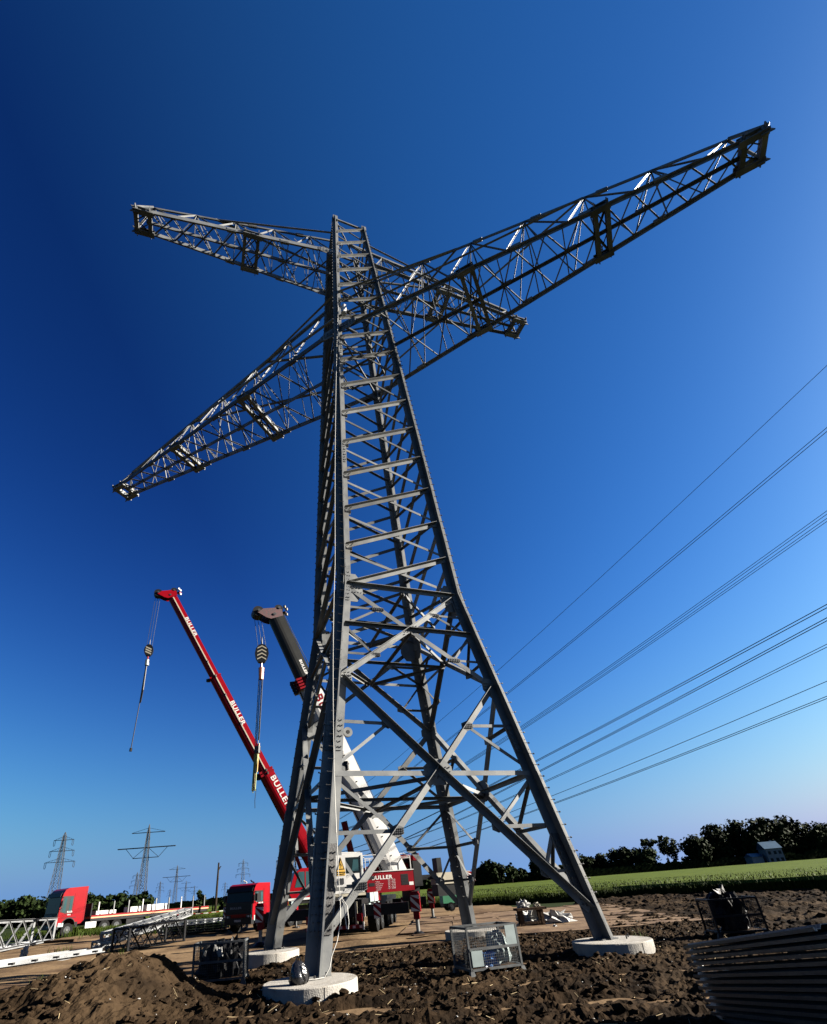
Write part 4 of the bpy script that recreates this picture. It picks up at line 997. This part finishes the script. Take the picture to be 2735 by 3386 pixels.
for lab,ws,att,dz in WR:
    rt=empty('power_line',att,0,lab,'wire','overhead wires at the right')
    for n_,(A,B) in enumerate(ws):
        A,B,C_=V(A),V(B),V(att)-V((0,0,dz*n_)); d=(B-A); d.z=0
        def at(t,A=A,B=B,C_=C_):
            y=t; # quadratic through the three heights, straight in plan between B and the pylon
            def L(a,b,c,y): return (y-b)*(y-c)/((a-b)*(a-c))
            z=A.z*L(A.y,B.y,C_.y,y)+B.z*L(B.y,A.y,C_.y,y)+C_.z*L(C_.y,A.y,B.y,y)
            x=A.x+(B.x-A.x)*(y-A.y)/(B.y-A.y) if y<B.y else B.x+(C_.x-B.x)*(y-B.y)/(C_.y-B.y)
            return V((x,y,z))-V(att)
        ys=[A.y-30+k*6 for k in range(60)]; ys=[y for y in ys if y<C_.y]+[C_.y]
        b=MB()
        for y0,y1 in zip(ys[:-1],ys[1:]): b.tube(at(y0),at(y1),.013+.00022*max(0,y0),cable,4,.013+.00022*max(0,y1))
        b.build('conductor',rt)
# ------------------------------------------------ trees
def tree(x,y,H,W,kind,seed,label,dens=1.,group='trees along the far edge of the field',shape='round',nb=None,name='field_tree'):
    R=random.Random(seed); rt=empty(name,(x,y,0),R.uniform(0,6),label,'tree',group)
    b=MB(); tr_=max(.12,W*.035); hb_=H*.28
    b.tube((0,0,-.2),(0,0,hb_),tr_,bark,8,tr_*.7); b.tube((0,0,hb_),(R.uniform(-.3,.3),R.uniform(-.3,.3),H*.85),tr_*.7,bark,7,tr_*.15)
    for k in range(7):
        a=R.uniform(0,6.28); z0=hb_*R.uniform(.8,2.0); r=W*.42*R.uniform(.6,1)
        b.tube((0,0,z0),(r*math.cos(a),r*math.sin(a),min(H*.9,z0+H*R.uniform(.12,.35))),tr_*.35,bark,5,tr_*.08)
    b.build('trunk',rt)
    b=MB(); n=nb or int(58*dens); cl=[]
    for k in range(n):
        for _ in range(30):
            u=R.uniform(-1,1);v=R.uniform(-1,1);q=R.uniform(0,1)
            if shape=='round': lim=math.sqrt(max(0,1-(2*q-1)**2*.85))
            elif shape=='cone': lim=(1-q)*.95+.12
            else: lim=.55+.45*math.sin(q*7+seed)
            if u*u+v*v<lim*lim: break
        cl.append((u*W/2,v*W/2,H*(.06+.86*q),R.uniform(.13,.25)*min(W,H)*(1 if shape!='sparse' else .6)))
    for cx_,cy_,cz,cr2 in cl:
        for k in range(int(46*dens) if shape!='sparse' else 30):
            d_=V((R.gauss(0,1),R.gauss(0,1),R.gauss(0,.8))).normalized()*cr2*R.uniform(.45,1.12)
            p=V((cx_,cy_,cz))+d_; s=R.uniform(.25,.52)*max(1.,W/9.)*min(1,W/4)*(.8 if shape=='sparse' else 1.)
            n_=(d_.normalized()+V((R.uniform(-1,1),R.uniform(-1,1),R.uniform(-.6,1)))*.8).normalized(); A=n_.orthogonal().normalized(); B=n_.cross(A)
            a=R.uniform(0,3); A2=A*math.cos(a)+B*math.sin(a); B2=B*math.cos(a)-A*math.sin(a)
            mt=leafm[kind] if R.random()<.8 else leafm[min(2,kind+1)]
            b.add([p-A2*s-B2*s*.5,p+A2*s*.3-B2*s,p+A2*s+B2*s*.4,p-A2*s*.2+B2*s],[(0,1,2,3)],mt)
    b.build('crown',rt); return rt
TR=[(78.4,8.8,9,0,'round','round dark tree at the left end of the long tree row'),(82.9,7.9,7.5,0,'round','second low dark tree of the long row, right of the tower leg'),
 (87.3,9.6,8,0,'cone','slightly pointed dark tree, third of the long row'),(94,9.9,11,0,'round','broad dark tree with rounded top, fourth of the long row'),
 (101,9.9,9,1,'round','green bushy tree in front of the thin poplars'),(106.3,13.2,6,2,'sparse','thin pale poplar left of the gap in the tree row'),
 (110.2,14,3,2,'sparse','very thin nearly bare poplar in the gap of the tree row'),(114.5,13.8,8,2,'sparse','loose airy poplar right of the gap in the tree row'),
 (120.5,12,10,0,'round','dark tree right of the airy poplars'),(126.3,11.2,10,0,'round','low dark tree between the poplars and the tall group'),
 (131.5,13.2,10,0,'round','dark tree rising towards the tall group'),(136.5,16.6,11,0,'round','tall tree at the left of the highest group'),
 (143,16.8,13,0,'round','tall broad tree in the middle of the highest group'),(150.5,17.4,13,0,'round','highest tree of the row, right behind the blue roof'),
 (162.2,16.6,13,0,'round','large tree right of the blue roof'),(168,14.6,9,1,'round','mid green tree, second right of the blue roof'),
 (174,14,11,0,'round','dark tree near the right edge, third from the blue roof'),(181,13.2,12,0,'round','last dark tree cut by the right picture edge')]
for k,(x,H,W,kd,sh,lab) in enumerate(TR): tree(x,220+random.uniform(-6,6),H,W,kd,40+k,lab,1.0,shape=sh)
tree(34.3,180,7.4,8.2,0,90,'large dark round tree seen between the two far tower legs',1.2)
tree(30.2,182,5.4,6,0,91,'smaller round tree leaning against the large one between the legs')
tree(38.6,170,7.6,3.4,1,92,'slim ragged young tree standing alone between the tower legs',.8,shape='sparse')
tree(43.5,180,4.6,6,0,93,'low dark bush tree right of the slim ragged tree')
tree(48.8,180,9.1,5,0,94,'tall pointed conifer behind the diagonal tower braces',shape='cone')
tree(52.3,178,5.6,6,0,95,'low dark tree right of the pointed conifer'); tree(64.5,200,5,7,0,96,'low round tree beside the right tower leg')
tree(22,200,5,6,1,97,'faint low tree left of the far tower leg'); tree(16,210,4.6,7,1,98,'low bushy tree behind the crane winch block')
for k,(x,y,H,W) in enumerate(((-104,140,6,11),(-96.5,140,6.2,9),(-91,141,6.4,8),(-86,140,5.4,9),(-80,139,5.6,9),(-74,140,6.0,8),(-68,142,5.4,8),(-62,142,5.2,7))):
    tree(x,y,H,W,0,120+k,('dark tree at the left picture edge','second dark tree from the left picture edge','tallest dark tree left of the red lorry','dark tree touching the left side of the red lorry','dark tree hidden behind the red lorry front','dark tree behind the red lorry cab','dark tree peeping over behind the cab back','last dark tree of the left clump, behind the trailer')[k],1.1,'trees behind the red lorry')
tree(-29.6,90,4.6,1.9,0,140,'small slim lone tree left of the bare pole',.8,'small trees on the left field','cone')
tree(-25.5,92,2.6,2.8,0,141,'low round bush right of the bare pole',.7,'small trees on the left field')
b=MB(); R_=random.Random(5)
for k in range(5200):
    x=R_.uniform(-430,60); y=620+R_.uniform(-15,15); h=5.5+2.5*fbm(x,0,.03,3)+3*fbm(x,3,.01,2); z=R_.uniform(0,1)*h; s=R_.uniform(.8,1.9)
    a=R_.uniform(0,3); b.add([(x-s,y,z-s*.5),(x+s*.6,y+s*math.sin(a),z-s*.6),(x+s,y,z+s*.5),(x-s*.5,y,z+s*.7)],[(0,1,2,3)],leafm[1])
tag(b.build('distant_wood'),kind='stuff',label='low dark line of far-off woods along the left horizon',cat='wood')
b=MB()
for k in range(9000):
    x=R_.uniform(20,200); y=212+R_.uniform(-3,3); z=R_.random()**1.3*(3.2+1.6*fbm(x,0,.15,3)); s=R_.uniform(.3,.7)
    a=R_.uniform(0,3); b.add([(x-s,y,z-s*.5),(x+s*.6,y+s*math.sin(a),z-s*.6),(x+s,y,z+s*.5),(x-s*.5,y,z+s*.7)],[(0,1,2,3)],leafm[1])
tag(b.build('hedge_strip'),kind='stuff',label='low overgrown hedge along the far edge of the crop field',cat='hedge')
# house among the trees
rt=empty('farmhouse',(141.6,205,0),rad(-12),'pale house with blue metal roof half hidden in the trees','house')
b=MB(); b.b2((-2.6,-3,0),(2.6,3,5.4),wallw); b.build('wall',rt)
b=MB(); b.ext([(-3.4,5.3),(3.4,5.3),(0,7.7)],(-2.9,0,0),Y_,Z_,X_,0,5.8,roofb); rf=b.build('roof',rt)
b=MB(); b.box((1.6,.6,7.5),(.6,.6,1.2),wallw); b.build('chimney',rf)
for xx in (-1.6,.2,1.7):
    for zz in (1.6,3.9):
        b=MB(); b.box((xx,-3.02,zz),(.9,.05,1.1),glass); b.build('window',rt)
rt=empty('shed',(135.6,206,0),0,'tiny pale shed left of the blue roofed house','shed'); b=MB(); b.b2((-2,-2,0),(2,2,3),wallw); b.build('wall',rt); b=MB(); b.ext([(-2.3,3),(2.3,3),(0,4.2)],(-2.2,0,0),Y_,Z_,X_,0,4.4,roofb); b.build('roof',rt)
# bare pole
b=MB(); b.tube((0,0,0),(.12,0,6.4),.17,bark,9,.10); b.tube((.10,0,5.4),(.32,.05,5.9),.07,bark,6); b.tube((.3,.05,5.85),(.42,.05,5.95),.06,bark,6); b.tube((-.35,0,0),(-.28,0,2.6),.10,bark,7,.07)
tag(b.build('wooden_pole',loc=(-21.1,70,0)),'bare dark wooden pole with a stub branch left of the red crane cab','pole')
# ------------------------------------------------ wire crates
def crate(loc,rz,label,contents,group=None):
    rt=empty('wire_crate',loc,rz,label,'crate','wire mesh crates'); W_,D_,H_=1.24,.84,.93
    gal=group or crate_m
    b=MB()
    for x in (0,W_):
        for y in (0,D_): b.beam((x,y,.1),(x,y,H_),.045,.045,gal,up=(0,1,0))
    for z in (.14,H_):
        b.beam((0,0,z),(W_,0,z),.045,.045,gal); b.beam((0,D_,z),(W_,D_,z),.045,.045,gal); b.beam((0,0,z),(0,D_,z),.045,.045,gal); b.beam((W_,0,z),(W_,D_,z),.045,.045,gal)
    b.beam((0,-.02,.52),(W_,-.02,.52),.03,.05,gal)
    b.build('frame',rt)
    for x in (0,W_):
        for y in (0,D_):
            b=MB(); b.poly((x,y,0),(x,y,.12),X_,Y_,[(-.07,-.07),(.07,-.07),(.07,.07),(-.07,.07)],gal,[(-.04,-.04),(.04,-.04),(.04,.04),(-.04,.04)]); b.build('foot',rt)
    b=MB(); b.b2((.02,.02,.12),(W_-.02,D_-.02,.15),wood); b.build('floor',rt)
    def panel(o,ax_,ln):
        b=MB(); n=int(ln/.05)
        for k in range(1,n): p=V(o)+ax_*k*.05; b.beam(p+V((0,0,.15)),p+V((0,0,H_)),.0042,.0042,gal,up=ax_)
        for k in range(1,16): z=.15+k*.05; b.beam(V(o)+V((0,0,z)),V(o)+ax_*ln+V((0,0,z)),.0042,.0042,gal)
        b.build('mesh_panel',rt)
    panel((0,0,0),X_,W_); panel((0,D_,0),X_,W_); panel((0,0,0),Y_,D_); panel((W_,0,0),Y_,D_)
    return rt
def crl(loc,rz,p): return V(loc)+V((p[0]*math.cos(rz)-p[1]*math.sin(rz),p[0]*math.sin(rz)+p[1]*math.cos(rz),p[2]))
def lump(name,c,r,mt,label,cat,seed,sz=(1,1,.7),spike=.5,group=None):
    R=random.Random(seed); b=MB(); t=24; m_=10; vs=[]
    for j in range(m_+1):
        ph=PI*j/m_
        for i in range(t):
            th=2*PI*i/t; d_=V((math.sin(ph)*math.cos(th),math.sin(ph)*math.sin(th),math.cos(ph)))
            k=r*(1+spike*noise.fractal(d_*3.1+V((seed,0,0)),1.,2.,4)+spike*.25*R.uniform(-1,1)); vs.append((d_.x*k*sz[0],d_.y*k*sz[1],max(0,r*sz[2]*.7+d_.z*k*sz[2])))
    fs=[(j*t+i,j*t+(i+1)%t,(j+1)*t+(i+1)%t,(j+1)*t+i) for j in range(m_) for i in range(t)]
    b.add(vs,fs,mt); return tag(b.build(name,loc=c),label,cat,group)
q=(1.74,13.11,.02); rz=rad(17.7); crate(q,rz,'wire mesh crate right of the near footing, holding crumpled blue foil',None)
lump('plastic_foil',crl(q,rz,(.5,.35,.12)),.19,bluef,'crumpled blue plastic foil inside the right wire crate','foil',3,(1.4,1,.9),.6)
lump('plastic_bag',crl(q,rz,(.95,.45,.16)),.26,grillem,'grey plastic bag in the right part of the wire crate with blue foil','bag',5,(1,1,1.4),.4)
lump('cloth_bundle',crl(q,rz,(.30,.45,.16)),.22,black,'dark cloth bundle at the left inside the crate with blue foil','cloth',6,(1,1,.9),.5)
cr_r=[k for k in bpy.data.objects if k.name.startswith('wire_crate')][-1]
for lo_,hi_ in (((.03,-.035,.2),(.30,-.028,.52)),((.95,-.03,.54),(1.2,-.024,.92))):
    b=MB(); b.b2(lo_,hi_,grillem); b.build('side_plate',cr_r)
q=(-4.92,14.76,.02); rz=rad(7); cL=crate(q,rz,'wire mesh crate between the soil heap and the tower, filled with dark gear',None)
lump('gear_heap',crl(q,rz,(.5,.4,.16)),.36,black,'heap of dark gear inside the left wire crate','gear',8,(1.2,.95,1.2),.5)
lump('cable_bundle',crl(q,rz,(.92,.42,.16)),.25,dark_steel,'dark bundle at the right inside the left wire crate','bundle',9,(1,1,1.9),.6)
lump('white_rag',crl(q,rz,(.62,.1,.62)),.07,foam,'small white rag near the front of the left wire crate','rag',19,(1,.6,1.6),.7)
q=(9.05,16.35,.02); rz=rad(-8); crate(q,rz,'wire mesh crate in the dark soil behind the stacked metal sheets',None,dark_steel)
lump('gear_heap',crl(q,rz,(.6,.4,.16)),.38,dark_steel,'dark gear inside the crate behind the metal sheets','gear',11,(1.2,.9,1.5),.6)
lump('white_rag',crl(q,rz,(.85,.35,.55)),.12,grillem,'pale rag on the gear in the crate behind the metal sheets','rag',12,(1,.8,1.3),.7)
# ------------------------------------------------ stacked ribbed sheets, lower right
D_=V((.05018,.98888,-.13998)); AX=-D_; W_=V((.9987,-.0507,0)).normalized(); N_2=W_.cross(D_).normalized()
if N_2.z<0: N_2=-N_2
lens=[5.6]*7+[3.45,3.36,3.28,3.18,3.08,2.95]
lb=['lowest','second lowest','third from the ground','fourth from the ground','fifth from the ground','sixth from the ground','middle','eighth from the ground','ninth from the ground','fourth from the top','third from the top','second from the top','topmost']
for k in range(13):
    R=random.Random(k); off=R.uniform(-.05,.05)-(.0 if k>6 else (7-k)*.012); P0=V((4.2,8.5,.02))+N_2*(k*.068)+AX*(-off)+W_*R.uniform(-.012,.012)
    b=MB(); prof=[]; n=9; pt=1.45/n
    for i in range(n): prof+=[(i*pt,.0),(i*pt+pt*.30,.0),(i*pt+pt*.42,.036),(i*pt+pt*.80,.036),(i*pt+pt*.92,.0)]
    prof.append((1.45,0)); low=[(x,z-.008) for x,z in prof][::-1]
    b.poly(P0,P0+AX*lens[k],W_,N_2,[(0,-.022),(.012,-.022),(.012,-.008)]+[(x,z-.008) for x,z in prof[1:]]+prof[::-1]+[(0,.012),(-.012,.012),(-.012,-.022)],alum)
    tag(b.build('ribbed_sheet'),lb[k]+' ribbed metal sheet of the tilted stack at lower right','metal sheet','ribbed sheets stacked at lower right')
b=MB(); b.beam((3.7,8.0,.0),(6.0,7.7,.0),.14,.10,wood); tag(b.build('timber_bearer'),'dark timber beam under the far end of the sheet stack','beam')
# ------------------------------------------------ mud covered plates, boards
PL=[]
for r in range(3):
    for c in range(5):
        u=1.2+c*2.45+random.uniform(-.1,.1); v=21.6+r*5.6+random.uniform(-.15,.15)
        a=rad(-6); x=u+ (v-21.6)*.13; y=v+(u-1.2)*.12
        if x>13.2 or (c==0 and r==0): continue
        b=MB(); b.box((0,0,0),(2.35,5.4,.05),platem); 
        b.beam((-1.0,2.62,.035),(1.0,2.62,.035),.06,.03,platem)
        o=b.build('ground_plate',loc=(x,y+1.6,.03+random.uniform(0,.03))); o.rotation_euler=(random.uniform(-.006,.006),random.uniform(-.006,.006),a+random.uniform(-.02,.02))
        tag(o,'muddy ground plate, %s in the %s row of the track'%(['leftmost','second from the left','middle one','second from the right','rightmost'][c],['nearest','middle','farthest'][r]),'ground plate','ground plates of the track')
for lab,p,q,mt in (('long board lying on the mud right of the front outrigger foot',(1.0,24.6,.06),(3.6,25.6,.08),wood),('thin board lying behind the tower right of the far outrigger foot',(3.3,35.4,.08),(6.0,36.2,.08),wood),('long narrow plank along the edge of the ploughed soil',(-.9,20.6,.05),(5.0,21.6,.05),platem)):
    b=MB(); b.beam(p,q,.26,.05,mt); tag(b.build('wooden_board'),lab,'board')
# timber trestle with white foil
rt=empty('trestle_table',(6.1,24.7,.06),rad(4),'dark timber trestle with white foil scraps on it behind the tower','table')
b=MB(); b.box((0,0,.64),(1.25,.62,.09),wood); b.build('table_top',rt)
for x in (-.45,.42):
    b=MB(); b.box((x,-.16,.30),(.13,.13,.60),wood); b.box((x,.18,.30),(.13,.13,.60),wood); b.build('leg',rt)
b=MB(); b.beam((-.45,0,.12),(.42,0,.12),.08,.1,wood); b.build('rail',rt)
lump('plastic_foil',(5.85,24.7,.75),.16,foam,'small crumpled white foil on top of the dark trestle','foil',21,(1.5,1,.9),1.1)
lump('plastic_foil',(6.45,24.8,.75),.09,cream,'tiny scrap of white foil at the right end of the dark trestle','foil',22,(1.6,1,.9),1.1)
lump('plastic_foil',(6.15,25.3,.05),.34,foam,'heap of white foil on the ground behind the dark trestle','foil',23,(1.5,.9,.9),1.1)
lump('plastic_foil',(7.15,25.0,.05),.30,foam,'long heap of white foil on the ground right of the dark trestle','foil',24,(2.2,.9,.8),1.2)
lump('plastic_foil',(6.62,23.3,.05),.07,foam,'small white scrap lying on the soil in front of the trestle','foil',25,(1,1,.9),.8)
# ------------------------------------------------ lattice parts lying on the ground at left
def lattice_piece(P0,P1,w0,h0,w1,h1,n,cw,mt,label,name='steel_lattice',endframe=True):
    P0,P1=V(P0),V(P1); d=(P1-P0).normalized(); side=V((d.y,-d.x,0)).normalized(); up=V((0,0,1)); up=(up-d*up.dot(d)).normalized()
    rt=empty(name,P0,0,label,'steel part'); L=(P1-P0).length
    def C(t,a,b_): w=w0+(w1-w0)*t; h=h0+(h1-h0)*t; return d*L*t+side*a*w/2+up*(h*(.5+b_*.5))
    for a,b_ in ((1,1),(1,-1),(-1,1),(-1,-1)):
        b=MB(); b.ang(C(0,a,b_),C(1,a,b_),cw,mt,side*a,.012); b.ang(C(0,a,b_),C(1,a,b_),cw,mt,-side*a,.012,-1); b.build('chord',rt)
    for nm,((a0,b0),(a1,b1)) in zip(('side_lattice','side_lattice','top_lattice','bottom_lattice'),(((1,1),(1,-1)),((-1,1),(-1,-1)),((1,1),(-1,1)),((1,-1),(-1,-1)))):
        b=MB()
        for k in range(n):
            t0,t1=k/n,(k+1)/n; nn=side*a0 if a0==a1 else up
            b.ang(C(t0,a0,b0),C(t1,a1,b1),cw*.45,mt,nn,.008); b.ang(C(t0,a1,b1),C(t1,a0,b0),cw*.45,mt,nn,.008)
        b.build(nm,rt)
    if endframe:
        for t in (0,1):
            b=MB()
            for p,q in (((1,1),(1,-1)),((1,-1),(-1,-1)),((-1,-1),(-1,1)),((-1,1),(1,1))): b.beam(C(t,*p),C(t,*q),cw*1.3,cw*.8,mt)
            b.build('end_frame',rt)
    return rt
lattice_piece((-27.9,46.3,.12),(-24.0,28.5,.12),1.6,1.5,1.9,1.7,8,.17,steel_white,'white lattice tower section lying on its side at the left picture edge')
b=MB(); b.beam((-27.4,45.0,.05),(-23.9,44.0,.05),.3,.22,wood); b.beam((-24.6,35.5,.05),(-23.2,30,.05),.3,.2,steel_white); tag(b.build('timber_support'),'pale support beams under the white lattice section','beam')
lattice_piece((-14.85,30.8,.38),(-12.75,36.6,1.30),1.15,.45,.5,.35,9,.12,steel_white,'galvanised lattice arm propped up with its bright top rising to the right')
lattice_piece((-13.9,30.0,-.02),(-12.7,34.4,-.02),1.0,1.0,1.3,1.1,5,.12,dark_steel,'dark steel trestle frame standing under the propped lattice arm','steel_trestle')
lattice_piece((-15.9,31.6,.15),(-13.6,37.4,1.0),.7,.25,.5,.2,9,.09,steel_white,'pale thin lattice strip leaning behind the propped lattice arm')
for k in range(6):
    lab=('lowest dark beam of the stack left of the red crane','second beam of the dark stack left of the crane','third beam of the dark stack left of the crane','fourth beam of the dark stack left of the crane','pale beam on top of the dark stack','topmost pale beam of the dark stack, shortest')[k]
    b=MB(); z=.10+.15*k; mt_=dark_steel if k<4 else steel_white
    for s in (-1,1): b.beam((-15.8+k*.15,40.5+s*.5,z),(-11.2-k*.2,40.9+s*.5,z),.14,.10,mt_)
    for q in range(7): b.beam((-15.2+q*.6,40.0,z),(-15.0+q*.6,41.4,z),.07,.07,mt_)
    tag(b.build('steel_beam'),lab,'steel beam','stacked steel beams left of the crane')
lattice_piece((-16.4,41.6,.05),(-10.4,42.6,.05),1.0,.5,1.0,.45,14,.08,steel_white,'long low white lattice piece behind the dark beam stack')
for k,(P0,P1,lab) in enumerate((((-18.6,21.5,.05),(-14.6,29.8,.05),'long white angle beam nearest the soil heap'),((-19.0,22.2,.05),(-15.2,30.4,.05),'middle one of the long white angle beams at left'),((-19.5,22.6,.05),(-15.9,30.8,.05),'farthest of the long white angle beams at left'))):
    b=MB(); b.ang(P0,P1,.17,steel_white,(0,0,1),.02); b.ang(P0,P1,.17,steel_white,(0,0,-1),.02,-1)
    for q in range(9): b.box(V(P0).lerp(V(P1),(q+.5)/9)+V((0,0,.06)),(.22,.16,.08),bolt_m)
    tag(b.build('angle_beam'),lab,'steel beam','white angle beams lying at the left')
lump('plastic_foil',(-19.2,30.5,.0),.22,foam,'small white scrap of foil on the sand at the left','foil',31,(.8,.6,1.2),.9)
lump('plastic_foil',(-22.5,29.5,.0),.25,grillem,'grey crumpled foil on the sand near the left edge','foil',32,(1.6,.8,.6),.7)
# red and white barrier tape posts on the left field
b=MB()
for k in range(13):
    x=-24.5+k*.75; y=62+k*.5; z=.95+.05*math.sin(k)
    b.beam((x,y,z),(x+.45,y+.3,z-.01),.02,.07,white if k%2 else cream)
    b.beam((x+.45,y+.3,z-.01),(x+.75,y+.5,z),.02,.07,darkred)
for k in range(4): b.tube((-24.5+k*3,62+k*2,0),(-24.5+k*3,62+k*2,1.1),.02,wood,5)
tag(b.build('barrier_tape'),'white and red barrier tape strung along the grass behind the lattice parts','tape')
